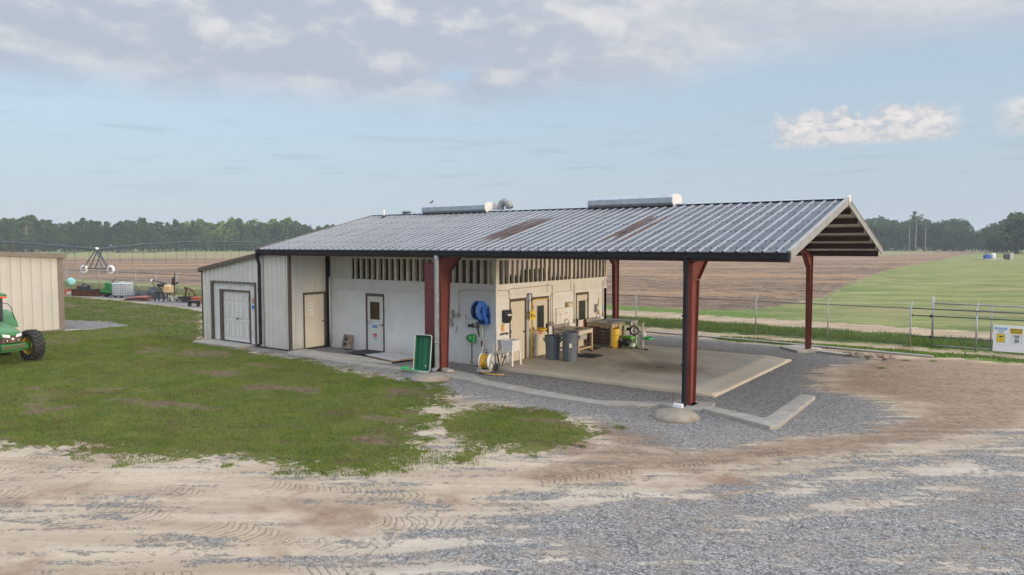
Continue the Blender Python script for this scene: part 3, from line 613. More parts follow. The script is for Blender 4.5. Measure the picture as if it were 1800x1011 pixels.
# ------------------------------------------------------------------ the open-sided building
XL, XR, YF, YB = -9.98, 9.66, -1.97, 10.04          # roof edges
YR = (YF+YB)/2; ZE, ZR = 3.768, 5.258; SL = (ZR-ZE)/(YR-YF)
def roofz(y): return ZE + SL*(y-YF) if y < YR else ZE + SL*(YB-y)
barn = thing('open_sided_building', 'long white walled building under a wide grey metal roof on red steel posts', 'building')
def ribbed(mb, a, b, z0, ztop, pitch=.3, rw=.075, tw=.04, dep=.045, off=.0, right=True):
    """steel wall sheet with trapezoid ribs from a to b (seen from its right-hand side), ztop a function of the run"""
    a = Vector((*a,0)); b = Vector((*b,0)); d = (b-a); Ln = d.length; d.normalize(); nrm = Vector((d.y,-d.x,0))*(1 if right else -1)
    pr = [(0,0)]; s = pitch/2
    while s + rw/2 < Ln:
        pr += [(s-rw/2,0),(s-tw/2,dep),(s+tw/2,dep),(s+rw/2,0)]
        if s + pitch*.33 + .02 < Ln: pr += [(s+pitch*.33-.012,0),(s+pitch*.33,.006),(s+pitch*.33+.012,0)]
        if s + pitch*.66 + .02 < Ln: pr += [(s+pitch*.66-.012,0),(s+pitch*.66,.006),(s+pitch*.66+.012,0)]
        s += pitch
    pr = sorted([p for p in pr if p[0] <= Ln]) + [(Ln,0)]
    vs = []
    for t, h_ in pr:
        p = a + d*t + nrm*(h_+off); vs += [(p.x,p.y,z0),(p.x,p.y,ztop(t))]
    fs = [(2*i,2*i+2,2*i+3,2*i+1) for i in range(len(pr)-1)]
    mb.add(vs, fs if right else [f[::-1] for f in fs])
def slab(mb, a, b, z0, za, zb, th):
    """wall core of thickness th behind the line a-b (behind = left of a to b)"""
    a = Vector((*a,0)); b = Vector((*b,0)); d = (b-a).normalized(); nr = Vector((-d.y,d.x,0))*th
    q = [a,b,b+nr,a+nr]; zt = [za,zb,zb,za]
    mb.add([(p.x,p.y,z0) for p in q]+[(p.x,p.y,z) for p,z in zip(q,zt)], [(0,3,2,1),(4,5,6,7),(0,1,5,4),(1,2,6,5),(2,3,7,6),(3,0,4,7)])

# block walls with door openings left out (a door leaf sits in each)
def wall_with_openings(name, m, along, p0, p1, depth, z1, openings, parent):
    """wall of thickness 'depth' going inwards; along = 'x' (face at y=0) or 'y' (face at x=0)"""
    mb = MB(); cur = p0
    def put(a, b, z0, zz):
        if b-a < 1e-4: return
        if along == 'x': mb.box(a, b, 0, depth, z0, zz)
        else: mb.box(-depth, 0, a, b, z0, zz)
    for a, b, zt in openings:
        put(cur, a, -.12, z1); put(a, b, zt, z1); cur = b
    put(cur, p1, -.12, z1); return mb.build(name, m, parent)
WZ = 2.23
wall_with_openings('front_wall', M['wall'], 'x', -8.2, -.2, .2, WZ, [(-6.14,-5.17,2.14)], barn)
wall_with_openings('side_wall', M['wall'], 'y', 0, 7.42, .2, WZ, [(.72,1.66,2.14),(2.03,3.09,2.12),(5.0,5.94,2.12)], barn)
m_ = MB(); m_.box(-8.2,-.0,7.22,7.42,-.1,WZ); m_.box(-8.3,-8.1,.2,7.22,-.1,WZ); m_.build('rear_wall', M['wall'], barn)
# board band between the block and the open studs, with its ledges and battens
m_ = MB(); m_.box(-8.2,-.19,.012,.19,WZ,2.6); m_.box(-.19,-.012,.012,7.40,WZ,2.6)
m_.box(-8.2,.022,-.022,.012,WZ-.035,WZ+.03); m_.box(-.012,.022,.012,7.43,WZ-.035,WZ+.03)
m_.box(-8.2,.03,-.03,.19,2.6,2.655); m_.box(-.19,.03,.19,7.44,2.6,2.655)
for x in (-5.6,-4.72,-3.84,-.05): m_.box(x-.04,x+.04,-.018,.012,WZ+.03,2.6)
for y in (3.05,4.66,7.3): m_.box(-.012,.018,y-.04,y+.04,WZ+.03,2.6)
m_.build('wall_band', M['band'], barn)
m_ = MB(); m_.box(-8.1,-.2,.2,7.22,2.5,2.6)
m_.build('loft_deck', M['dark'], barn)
# studs and top plates of the open clerestory
def stud(x0,x1,y0,y1): b = MB(); b.box(x0,x1,y0,y1,2.655,3.44); b.build('stud', M['stud'], barn)
x = -6.73
while x < -.25:
    post = min(abs(x-q) for q in (-5.6,-4.72,-3.84)) < .16
    stud(x-(.065 if post else .04), x+(.065 if post else .04), .0, .10); x += .305
stud(-.16,.02,-.0,.14)
y = .42
while y < 7.3:
    post = min(abs(y-q) for q in (3.05,4.66)) < .15
    stud(-.10, .0, y-(.06 if post else .022), y+(.06 if post else .022)); y += .285
stud(-.10,.02,7.32,7.42)
m_ = MB(); m_.box(-8.2,.02,-.005,.12,3.44,3.50); m_.box(-.12,.02,.12,7.42,3.44,3.50); m_.build('top_plate', M['stud'], barn)
m_ = MB(); ribbed(m_, (-8.2,.03), (-6.95,.03), 2.655, lambda t: 3.44, pitch=.25); slab(m_, (-8.2,.035), (-6.95,.035), 2.655, 3.44, 3.44, .05); m_.build('clerestory_panel', M['beige'], barn)
# things stored up on the loft deck
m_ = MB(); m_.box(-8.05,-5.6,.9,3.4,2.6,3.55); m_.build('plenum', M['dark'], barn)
m_ = MB(); m_.bbox(-2.6,-1.3,.75,2.3,2.6,3.62); m_.bbox(-1.1,-.75,2.9,4.4,2.6,3.05); m_.tube([(-2.9,1.7,2.9),(-4.6,1.9,2.95)], .16, 10); m_.build('air_handler', M['black'], barn)
m_ = MB(); m_.tube([(-.62,.55,2.6),(-.62,.55,4.2)], .13, 14); m_.build('flue', M['galv'], barn)

# enclosed end: ribbed steel walls
m_ = MB()
ribbed(m_, (-9.9,-1.79), (-8.32,-1.79), .02, lambda t: 3.70); slab(m_, (-9.9,-1.785), (-8.32,-1.785), .0, 3.72, 3.72, .1)
m_.build('steel_front_wall', M['beige'], barn)
m_ = MB()
ribbed(m_, (-8.32,-1.685), (-8.32,-.0), .02, lambda t: roofz(-1.685+t)-.16)
slab(m_, (-8.325,-1.685), (-8.325,3.7), .0, 3.68, 3.68, .1)
m_.prism([(-1.685,3.68),(3.7,3.68),(3.7,5.0)], 8.325, 8.425, Matrix(((0,0,-1,0),(1,0,0,0),(0,1,0,0),(0,0,0,1))))
m_.build('steel_side_wall', M['beige'], barn)
m_ = MB(); slab(m_, (-9.9,3.7), (-9.9,-1.785), .0, 3.68, 3.68, .1)
ribbed(m_, (-9.9,3.7), (-9.9,-1.785), 2.5, lambda t: min(roofz(3.7-t),5.2)-.16)
slab(m_, (-8.42,3.6), (-9.8,3.6), 0, 3.68, 3.68, .1); m_.build('steel_end_wall', M['beige'], barn)
m_ = MB(); m_.box(-8.335,-8.255,-1.86,-1.745,.02,3.7); m_.build('corner_trim', M['brown'], barn)
m_ = MB(); m_.box(-8.28,-8.19,-.12,.0,0,3.5); m_.box(-8.22,-8.2,-.03,0,2.6,2.66); m_.build('corner_trim', M['gutter'], barn)

# roof sheets: ribs every 0.305 m
def roof_sheet(name, yA, yB, parent):
    mb = MB(); rib = MB(); n = int((XR-XL)/.305); x = XL; k = 0; vs = []
    zA, zB = ZE, ZR; up = Vector((0, -(zB-zA), (yB-yA))).normalized() if yB > yA else Vector((0,(zB-zA),-(yB-yA))).normalized()
    prof = [(XL,0)]
    while x + .305 < XR + .01:
        xx = x + .15
        prof += [(xx-.036,0),(xx-.013,.034),(xx+.013,.034),(xx+.036,0)]
        for q in (.09,.21): prof += [(xx+q-.015,0),(xx+q,.007),(xx+q+.015,0)]
        x += .305
    prof = sorted(p for p in prof if p[0] <= XR) + [(XR,0)]
    for px_, h_ in prof:
        o_ = up*h_; vs += [(px_, yA+o_.y, zA+o_.z), (px_, yB+o_.y, zB+o_.z)]
    fs = [(2*i,2*i+2,2*i+3,2*i+1) for i in range(len(prof)-1)]
    if yB < yA: fs = [f[::-1] for f in fs]
    mb.add(vs, fs); sh = mb.build(name, M['roof'], parent)
    sh.data.materials.append(M['rib'])
    top = [.5*(prof[i][1]+prof[i+1][1]) > .012 for i in range(len(prof)-1)]
    for p_, t in zip(sh.data.polygons, top): p_.material_index = 1 if t else 0
    return sh
roof_sheet('roof', YF, YR, barn); roof_sheet('roof', YB, YR, barn)
m_ = MB(); m_.add([(XL+.05,YF+.08,ZE-.035+SL*.08),(XR-.1,YF+.08,ZE-.035+SL*.08),(XR-.1,YR,ZR-.035),(XL+.05,YR,ZR-.035),(XR-.1,YB-.08,ZE-.035+SL*.08),(XL+.05,YB-.08,ZE-.035+SL*.08)], [(0,3,2,1),(3,5,4,2)])
m_.build('roof_lining', M['lining'], barn)
m_ = MB(); 
for s_ in (-1,1): m_.bar((XL,YR+s_*.10,ZR+.030),(XR,YR+s_*.10,ZR+.030),.22,.012,up=(0,s_*SL,1))
x = XL+.15
while x < XR: m_.tube([(x,YR-.2,ZR-.01),(x,YR,ZR+.062),(x,YR+.2,ZR-.01)], .026, 6); x += .305*4
m_.build('ridge_cap', M['vent'], barn)
# screw rows along the purlin lines
m_ = MB()
for yy in (-1.6,-.9,.15,1.2,2.25,3.3):
    zz = roofz(yy)+.004; x = XL+.12
    while x < XR-.1: m_.box(x+.06,x+.085,yy-.015,yy+.015,zz,zz+.014); m_.box(x+.205,x+.23,yy-.015,yy+.015,zz,zz+.014); x += .305
sc_ = m_.build('screw_row', M['gutter'], barn); sc_['kind'] = 'stuff'
# eave gutter, fascia and rake trims
m_ = MB(); m_.add([(XL,YF-.11,ZE-.02),(XR-.02,YF-.11,ZE-.02),(XR-.02,YF-.11,ZE-.14),(XL,YF-.11,ZE-.14),(XL,YF+.02,ZE-.16),(XR-.02,YF+.02,ZE-.16),(XL,YF+.02,ZE-.012),(XR-.02,YF+.02,ZE-.012)],
    [(0,3,2,1),(3,4,5,2),(4,6,7,5),(0,6,4,3),(1,2,5,7)])
m_.bar((XL,YF-.115,ZE-.02),(XR-.02,YF-.115,ZE-.02),.02,.025)
m_.build('gutter', M['gutter'], barn)
m_ = MB(); m_.box(XR-.16,XR+.03,YF-.16,YF+.03,ZE-.17,ZE+.0); m_.build('gutter_end', M['gutter'], barn)
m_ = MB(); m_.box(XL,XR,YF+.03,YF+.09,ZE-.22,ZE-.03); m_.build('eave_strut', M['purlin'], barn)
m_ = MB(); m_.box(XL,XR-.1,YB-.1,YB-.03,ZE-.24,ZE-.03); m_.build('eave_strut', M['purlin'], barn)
for xx, mm in ((XR+.012,'lining'),(XL-.012,'greytrim')):
    for yA in (YF,YB):
        m_ = MB(); m_.bar((xx,yA,ZE-.07),(xx,YR,ZR-.07),.03,.20,up=(0,0,1)); m_.bar((xx-.02*(1 if xx>0 else -1),yA,ZE+.035),(xx-.02*(1 if xx>0 else -1),YR,ZR+.035),.10,.02)
        m_.build('rake_trim', M['rake'] if mm=='lining' else M[mm], barn)
m_ = MB(); m_.box(XR-.02,XR+.06,YR-.13,YR+.13,ZR-.10,ZR+.06); m_.tube([(XR-.02,YR,ZR+.055),(XR+.07,YR,ZR+.055)], .06, 10); m_.build('ridge_end', M['ventend'], barn)
# purlins
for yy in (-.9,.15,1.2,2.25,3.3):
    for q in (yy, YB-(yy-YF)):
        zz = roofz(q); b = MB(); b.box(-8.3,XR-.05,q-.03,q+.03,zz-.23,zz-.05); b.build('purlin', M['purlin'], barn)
# rigid frames: tapered posts and rafters
def frame_post(x, y0, sgn, y1b, y1t, m, web):
    """I-section post; outer flange at y0, inner flange from y1b (base) to y1t (top)"""
    mb = MB(); h_ = roofz(y0)-.30; f = .078
    mb.box(x-f,x+f,min(y0,y0-sgn*.014),max(y0,y0-sgn*.014),.03,h_)
    mb.add([(x-f,y1b,.03),(x+f,y1b,.03),(x+f,y1t,h_-.42),(x-f,y1t,h_-.42),(x-f,y1b+sgn*.014,.03),(x+f,y1b+sgn*.014,.03),(x+f,y1t+sgn*.014,h_-.42),(x-f,y1t+sgn*.014,h_-.42)],
           [(0,1,2,3),(7,6,5,4),(0,4,5,1),(1,5,6,2),(2,6,7,3),(3,7,4,0)])
    P_ = [(y0,.03),(y1b,.03),(y1t,h_-.43),(y0,h_-.43)]
    mb.prism(P_, x-.006, x+.006, Matrix(((0,0,1,0),(1,0,0,0),(0,1,0,0),(0,0,0,1))))
    mb.box(x-.14,x+.14,min(y0-sgn*.05,y1b+sgn*.06),max(y0-sgn*.05,y1b+sgn*.06),.012,.03)
    mb.box(x-f,x+f,min(y0,y1t),max(y0,y1t),h_-.43,h_-.41)
    return mb.build('post', m, barn)
def frame_rafter(x, y0, sgn, y1t):
    zt = lambda y: roofz(y)-.29; h_ = roofz(y0)-.30; mb = MB(); s = sgn
    pts = [(y0,h_),(YR,zt(YR)),(YR,zt(YR)-.20),(y0+s*1.05,zt(y0+s*1.05)-.16),(y1t+s*.02,h_-.40),(y0,h_-.40)]
    mb.prism(pts, x-.006, x+.006, Matrix(((0,0,1,0),(1,0,0,0),(0,1,0,0),(0,0,0,1))))
    for (a,b) in ((pts[0],pts[1]),(pts[2],pts[3]),(pts[3],pts[4])): mb.bar((x,a[0],a[1]),(x,b[0],b[1]),.18,.014)
    return mb.build('rafter', M['redpaint'], barn)
for x in (-.80, 7.31):
    frame_post(x, -1.85, 1, -1.56, -1.42, M['redpaint'], 0); frame_rafter(x, -1.85, 1, -1.42)
    frame_post(x, 9.9, -1, 9.64, 9.52, M['redpaint'], 0); frame_rafter(x, 9.9, -1, 9.52)
# the wide maroon post beside the first frame
m_ = MB(); m_.box(-1.38,-.895,-1.90,-1.86,.03,3.38); m_.box(-1.38,-.895,-1.62,-1.58,.03,3.38); m_.box(-1.15,-1.125,-1.86,-1.62,.03,3.38); m_.box(-1.43,-.6,-1.97,-1.50,.0,.012); m_.box(-1.39,-.89,-1.905,-1.575,3.38,3.39)
m_.build('post', M['maroon'], barn)
for z_ in (.95,.5): m_ = MB(); m_.box(7.19,7.23,-1.80,-1.70,z_,z_+.26); m_.build('post_bracket', M['redpaint'], barn)
# downspouts
def spout(x, y, m, z1=3.62, r=.052, sq=False, foot=(0,-.16)):
    mb = MB()
    if sq:
        mb.bar((x,YF-.05,z1),(x,YF-.05,z1-.12),.10,.08); mb.bar((x,YF-.05,z1-.10),(x,y,z1-.42),.10,.08); mb.bar((x,y,z1-.40),(x,y,.10),.10,.075); mb.bar((x,y,.12),(x+foot[0],y+foot[1],.05),.09,.075)
        for z in (2.2,1.0): mb.box(x-.07,x+.07,y-.045,y+.05,z,z+.04)
    else:
        mb.tube([(x,YF-.05,z1),(x,YF-.05,z1-.12),(x,y,z1-.45),(x,y,.16),(x+foot[0]*.5,y+foot[1]*.4,.08),(x+foot[0],y+foot[1],.06)], r, 12)
        for z in (2.4,.9): mb.tube([(x,y,z),(x,y,z+.05)], r+.008, 12)
    return mb.build('downspout', m, barn)
spout(-.76,-2.02,M['galv'],r=.075, foot=(-.12,-.14)); spout(7.265,-2.0,M['gutter'],sq=True,foot=(.05,-.1)); spout(-9.98,-1.93,M['gutter'],sq=True,foot=(-.12,-.05))
m_ = MB(); m_.tube([(-8.14,-.06,0),(-8.14,-.06,2.7)], .028, 8); m_.tube([(-8.2,-.06,2.35),(-8.05,-.06,2.35)], .02, 8); m_.build('pipe', M['pvc'], barn)
m_ = MB(); m_.tube([(.03,-.04,.02),(.03,-.04,3.40)], .034, 10)
for z in (2.05,1.05): m_.box(-.02,.08,-.08,.0,z,z+.035)
m_.build('corner_pipe', M['pvc'], barn)

# ridge ventilators, flues
def ridge_vent(x0, x1):
    prof = [(.27,-.02),(.38,.10),(.38,.27),(.24,.39),(-.24,.39),(-.38,.27),(-.38,.10),(-.27,-.02)]
    mb = MB(); mm = Matrix(((0,0,1,0),(1,0,0,YR),(0,1,0,ZR-.03),(0,0,0,1))); mb.prism(prof, x0, x1, mm)
    o_ = mb.build('ridge_vent', M['vent'], barn)
    e = MB(); e.prism([(a*1.04,b*1.02) for a,b in prof], x1, x1+.03, mm); e.build('end_cap', M['ventend'], o_)
    k = MB(); k.box(x0+.03,x1-.03,YR-.33,YR+.33,ZR-.13,ZR-.02); k.build('curb', M['gutter'], o_)
ridge_vent(-6.7,-3.35); ridge_vent(1.27,4.43)
m_ = MB(); m_.tube([(-3.05,YR+.25,ZR-.2),(-3.05,YR+.25,ZR+.18),(-2.98,YR+.25,ZR+.33),(-2.82,YR+.25,ZR+.40),(-2.66,YR+.25,ZR+.33),(-2.60,YR+.25,ZR+.12)], .15, 14); m_.build('gooseneck_flue', M['galv'], barn)
m_ = MB(); m_.lathe([(.17,-.15),(.17,.08),(.21,.08),(.21,.13),(.05,.19)], 16, Matrix.Translation((-7.95,YR,ZR))); m_.build('roof_vent', M['galv'], barn)
m_ = MB(); m_.tube([(-8.79,3.5,roofz(3.5)-.05),(-8.79,3.5,roofz(3.5)+.32)], .045, 10); pv = m_.build('vent_pipe', M['pvc'], barn)
m_ = MB(); m_.lathe([(.13,-.02),(.10,.05),(.055,.09)], 12, Matrix.Translation((-8.79,3.5,roofz(3.5)))); m_.build('flashing', M['rubber'], pv)

# doors
def door_front():
    mb = MB(); x0, x1, z1 = -6.14, -5.17, 2.14
    mb.box(x0,x0+.05,-.03,.1,-.02,z1); mb.box(x1-.05,x1,-.03,.1,-.02,z1); mb.box(x0+.05,x1-.05,-.03,.1,2.04,z1)
    fr = mb.build('door_frame', M['brown'], barn)
    d = MB(); d.box(x0+.055,x1-.055,.012,.055,.01,2.035); df = d.build('door', M['wdoor'], barn)
    g = MB(); g.box(-5.93,-5.42,.002,.010,1.17,1.83); g.build('pane', M['amberglass'], df)
    k = MB(); s = .03
    for (a,b,c,e) in ((-5.96,-5.93,1.14,1.86),(-5.42,-5.39,1.14,1.86),(-5.93,-5.42,1.14,1.17),(-5.93,-5.42,1.83,1.86)): k.box(a,b,-.004,.011,c,e)
    k.build('pane_frame', M['wdoor'], df)
    k = MB(); k.tube([(-5.28,.0,.99),(-5.28,-.06,.99),(-5.42,-.06,.99)], .014, 8); k.lathe([(.035,0),(.035,.02)], 14, Matrix.Translation((-5.28,.012,.99)) @ Matrix.Rotation(PI/2,4,'X')); k.build('handle', M['handle'], df)
door_front()
def door_side(y0, y1, zt, pane, hy, ftop=.10):
    mb = MB(); mb.box(-.1,.028,y0,y0+.04,-.02,zt); mb.box(-.1,.028,y1-.04,y1,-.02,zt); mb.box(-.1,.028,y0+.04,y1-.04,zt-ftop,zt); mb.build('door_frame', M['brown'], barn)
    d = MB(); d.box(-.05,-.008,y0+.045,y1-.045,.02,zt-ftop-.005); df = d.build('door', M['door'], barn)
    if pane:
        a, b, c, e = pane; g = MB(); g.box(-.007,-.001,a,b,c,e); g.build('pane', M['glass'], df)
        k = MB()
        for q in ((a-.025,a,c-.025,e+.025),(b,b+.025,c-.025,e+.025),(a,b,c-.025,c),(a,b,e,e+.025)): k.box(-.009,.006,*q)
        k.build('pane_frame', M['door'], df)
    k = MB(); hz = .98
    if pane: k.box(-.008,.03,hy-.03,hy+.03,hz-.15,hz+.15); k.box(.03,.05,hy-.015,hy+.015,hz-.12,hz+.12)
    else: k.lathe([(.03,0),(.012,.02),(.012,.05),(.032,.06),(.028,.09)], 12, Matrix.Translation((-.008,hy,hz)) @ Matrix.Rotation(PI/2,4,'Y'))
    k.build('handle', M['rubber'], df)
    oth = y0+.045 if hy > (y0+y1)/2 else y1-.045
    for z in (.3,1.05,1.78): k = MB(); k.box(-.006,.032,oth-.03,oth+.03,z-.05,z+.05); k.build('hinge', M['rubber'], df)
door_side(.72,1.66,2.14,None,1.54); door_side(2.03,3.09,2.12,(2.36,2.80,1.0,1.80),2.97); door_side(5.0,5.94,2.12,(5.22,5.73,1.05,1.80),5.10)
# door on the return of the steel wall
mb = MB(); mb.box(-8.34,-8.26,-1.23,-1.16,0,2.13); mb.box(-8.34,-8.26,-.25,-.06,0,2.13); mb.box(-8.34,-8.26,-1.16,-.25,2.04,2.13); mb.build('door_frame', M['brown'], barn)
d = MB(); d.box(-8.33,-8.268,-1.155,-.255,.03,2.035); df = d.build('door', M['door'], barn)
k = MB(); k.lathe([(.03,0),(.012,.02),(.012,.05),(.032,.06),(.028,.09)], 12, Matrix.Translation((-8.268,-.34,1.0)) @ Matrix.Rotation(PI/2,4,'Y')); k.build('handle', M['handle'], df)

# lean-to at the end
def ltz(x): return 2.93 + (x+14.17)*.158
m_ = MB(); 
ribbed(m_, (-14.17,-1.79), (-13.52,-1.79), .02, lambda t: ltz(-14.17+t)-.03, off=.002); ribbed(m_, (-13.52,-1.79), (-10.40,-1.79), 2.45, lambda t: ltz(-13.52+t)-.03, off=.002)
ribbed(m_, (-10.40,-1.79), (-9.95,-1.79), .02, lambda t: ltz(-10.40+t)-.03, off=.002)
slab(m_, (-14.17,-1.785), (-13.5,-1.785), 0, ltz(-14.17)-.04, ltz(-13.5)-.04, .1); slab(m_, (-13.5,-1.785), (-10.42,-1.785), 2.43, ltz(-13.5)-.04, ltz(-10.42)-.04, .1); slab(m_, (-10.42,-1.785), (-9.95,-1.785), 0, ltz(-10.42)-.04, ltz(-9.95)-.04, .1)
slab(m_, (-14.07,3.4), (-14.07,-1.685), 0, ltz(-14.17)-.04, ltz(-14.17)-.04, .1); slab(m_, (-9.95,3.4), (-14.07,3.4), 0, ltz(-9.95)-.04, ltz(-14.17)-.04, .1)
m_.build('lean_to_wall', M['beige'], barn)
m_ = MB(); m_.bar((-14.3,.85,ltz(-14.3)+.02),(-9.93,.85,ltz(-9.93)+.02),5.5,.05); m_.build('lean_to_roof', M['roof'], barn)
m_ = MB(); m_.bar((-14.32,-1.90,ltz(-14.32)-.01),(-10.02,-1.90,ltz(-10.02)-.01),.035,.16); m_.box(-14.34,-14.31,-1.9,3.6,ltz(-14.32)-.11,ltz(-14.32)+.05); m_.build('rake_trim', M['brown'], barn)
m_ = MB(); m_.box(-14.20,-14.165,-1.83,-1.72,.02,2.86); m_.build('corner_trim', M['brown'], barn)
m_ = MB(); m_.box(-13.52,-13.42,-1.835,-1.70,.0,2.42); m_.box(-10.48,-10.40,-1.835,-1.70,.0,2.42); m_.box(-13.52,-10.40,-1.835,-1.70,2.42,2.48); m_.build('opening_trim', M['brown'], barn)
m_ = MB(); m_.box(-13.42,-12.98,-1.74,-1.68,.03,2.42); m_.box(-10.86,-10.48,-1.74,-1.68,.03,2.42); m_.box(-12.98,-10.86,-1.74,-1.68,2.14,2.42); m_.build('plywood_infill', M['peel'], barn)
m_ = MB(); m_.box(-12.98,-12.80,-1.77,-1.66,.03,2.14); m_.box(-10.93,-10.86,-1.77,-1.66,.03,2.14); m_.box(-12.80,-10.93,-1.77,-1.66,2.07,2.14); m_.build('door_frame', M['brown'], barn)
def panel_door(x0, x1):
    d = MB(); d.box(x0,x1,-1.70,-1.655,.05,2.06); df = d.build('door', M['wdoor'], barn); w_ = x1-x0; k = MB(); fr = MB()
    for (za,zb) in ((1.66,1.92),(.98,1.54),(.22,.84)):
        for c_ in (.28,.72):
            xa, xb = x0+w_*c_-.14, x0+w_*c_+.14
            k.box(xa+.03,xb-.03,-1.712,-1.70,za+.03,zb-.03)
            for q in ((xa,xb,za,za+.012),(xa,xb,zb-.012,zb),(xa,xa+.012,za,zb),(xb-.012,xb,za,zb)): fr.box(q[0],q[1],-1.708,-1.70,q[2],q[3])
    k.build('door_panel', M['wdoor'], df); fr.build('panel_moulding', M['greypvc'], df); return df
panel_door(-12.795,-11.88); dr = panel_door(-11.84,-10.935)
m_ = MB(); m_.box(-11.875,-11.845,-1.715,-1.66,.05,2.06); m_.build('astragal', M['white'], barn)
k = MB(); k.lathe([(.03,0),(.012,.02),(.012,.05),(.032,.06),(.028,.09)], 12, Matrix.Translation((-11.78,-1.70,.98)) @ Matrix.Rotation(PI/2,4,'X')); k.build('handle', M['rubber'], dr)

# ------------------------------------------------------------------ concrete on the ground
def sheet(name, poly, z0, z1, m, label, cat, kind='structure', bevel=.015):
    a = sum(p[0]*q[1]-q[0]*p[1] for p,q in zip(poly, poly[1:]+poly[:1])); poly = poly if a > 0 else poly[::-1]
    mb = MB(); mb.prism(poly, z0, z1); o_ = mb.build(name, m, bevel=bevel); return tag(o_, label, cat, None, kind)
def pad():
    n = 56; x = np.linspace(.03, 7.42, n); y = np.linspace(-.34, 7.08, n); X_, Y_ = np.meshgrid(x, y)
    e = np.minimum(Y_+.34, 7.08-Y_); z = .012 + .02*np.clip(np.hypot(X_-4.4, Y_-2.8)/4, 0, 1)
    z += .05*np.exp(-((e-.30)/.17)**2)*np.clip((X_-.8)/.8, 0, 1) ; z += .022*np.exp(-((7.42-X_-.78)/.2)**2)
    z -= .05*np.clip(1-(7.42-X_)/.7, 0, 1); z = np.maximum(z, -.008); z += .004*vnoise(X_, Y_, .6, 21)
    v = np.stack([X_, Y_ + .06*vnoise(X_, X_*0, .7, 4)*(e < .05), z], -1).reshape(-1,3); I_ = np.arange(n*n).reshape(n,n)
    q = np.stack([I_[:-1,:-1],I_[:-1,1:],I_[1:,1:],I_[1:,:-1]],-1).reshape(-1,4)
    bd = np.r_[I_[0,:],I_[1:,-1],I_[-1,-2::-1],I_[-2:0:-1,0]]; m0 = len(v); v = np.r_[v, np.c_[v[bd][:,:2], np.full(len(bd),-.15)]]
    k_ = np.arange(len(bd)); q2 = np.stack([bd[k_], np.r_[m0+k_], m0+(k_+1)%len(bd), bd[(k_+1)%len(bd)]], -1)
    o_ = mesh_np('concrete_pad', v, np.r_[q,q2], PADM, 4); o_.data.polygons.foreach_set('use_smooth', [True]*len(q)+[False]*len(q2))
    tag(o_, 'concrete wash pad with raised rims under the open end of the roof', 'concrete pad', None, 'structure')
def pad_material():
    m = bpy.data.materials.new('wash_pad_concrete'); m.use_nodes = True
    global N, L
    N, L = nt(m); b = N['Principled BSDF']; b.inputs['Roughness'].default_value = .8
    P = N.new('ShaderNodeTexCoord').outputs['Object']; sx = N.new('ShaderNodeSeparateXYZ'); L.new(P, sx.inputs[0]); X_, Y_ = sx.outputs['X'], sx.outputs['Y']
    n1 = noise(P, .9, 7, .6); n2 = noise(P, 5, 6, .65)
    c = rgbmix(sstep(n1, .35, .66), (.50,.45,.37), (.40,.36,.30)); c = rgbmix(math_('MULTIPLY', sstep(n2, .5, .72), .35), c, (.22,.19,.16))
    # ochre silt on the rims
    e = math_('MINIMUM', math_('ADD', Y_, .34), math_('SUBTRACT', 7.08, Y_)); rim = math_('MULTIPLY', sstep(e, .75, .2), sstep(n2, .25, .6, .55, 1.))
    c = rgbmix(math_('MULTIPLY', rim, .6), c, (.50,.42,.29))
    c = rgbmix(math_('MULTIPLY', sstep(X_, 6.55, 6.8), .5), c, (.44,.38,.29))
    # drain trough from the corner and the dark silt round the drain
    t = math_('ADD', math_('MULTIPLY', math_('SUBTRACT', X_, 1.84), .745), math_('MULTIPLY', math_('SUBTRACT', Y_, 5.6), .667)); t = math_('ABSOLUTE', t)
    tr = math_('MULTIPLY', math_('MULTIPLY', sstep(t, .20, .12), sstep(X_, 4.4, 4.2)), sstep(X_, 1.8, 2.))
    c = rgbmix(math_('MULTIPLY', tr, .85), c, (.60,.53,.41))
    dx = math_('SUBTRACT', X_, 4.5); dy = math_('SUBTRACT', Y_, 2.85); r = math_('SQRT', math_('ADD', math_('MULTIPLY', dx, dx), math_('MULTIPLY', math_('MULTIPLY', dy, dy), 2.)))
    r = math_('ADD', r, math_('MULTIPLY', math_('SUBTRACT', n2, .5), .7))
    c = rgbmix(math_('MULTIPLY', sstep(r, 2.1, .5), .8), c, (.17,.115,.07)); c = rgbmix(sstep(r, .20, .12), c, (.05,.04,.03))
    w_ = math_('MULTIPLY', sstep(noise(P, 2.2, 6), .55, .68), sstep(r, 4., 1.)); c = rgbmix(math_('MULTIPLY', w_, .65), c, (.24,.17,.10))
    L.new(c, b.inputs['Base Color'])
    bp = N.new('ShaderNodeBump'); bp.inputs['Strength'].default_value = .2; bp.inputs['Distance'].default_value = .01; L.new(noise(P, 40, 5), bp.inputs['Height']); L.new(bp.outputs[0], b.inputs['Normal'])
    return m
PADM = pad_material(); pad()
sheet('door_walk', [(-8.13,-1.95),(-5.06,-2.10),(-3.22,-1.53),(-5.15,-1.17),(-6.7,-1.35),(-8.22,-1.25)], -.1, .012, M['concrete'], 'pale concrete walk in front of the white door', 'concrete walk')
sheet('concrete_strip', [(-8.2,-2.0),(-5.1,-2.13),(-1.9,-1.97),(-1.9,-2.38),(-4.55,-2.52),(-7.74,-2.36)], -.1, .018, M['concrete2'], 'narrow concrete strip flush in gravel along the lawn', 'concrete strip')
sheet('concrete_strip', [(-1.95,-1.5),(-.3,-1.42),(.5,-1.7),(1.2,-2.12),(3.4,-2.44),(5.3,-2.60),(6.3,-2.05),(6.92,-1.58),(7.0,-1.92),(5.64,-2.95),(3.86,-3.0),(1.75,-2.72),(.51,-2.42),(-1.95,-2.3)], -.1, .016, M['concrete2'], 'concrete strip curving between the two front red posts', 'concrete strip')
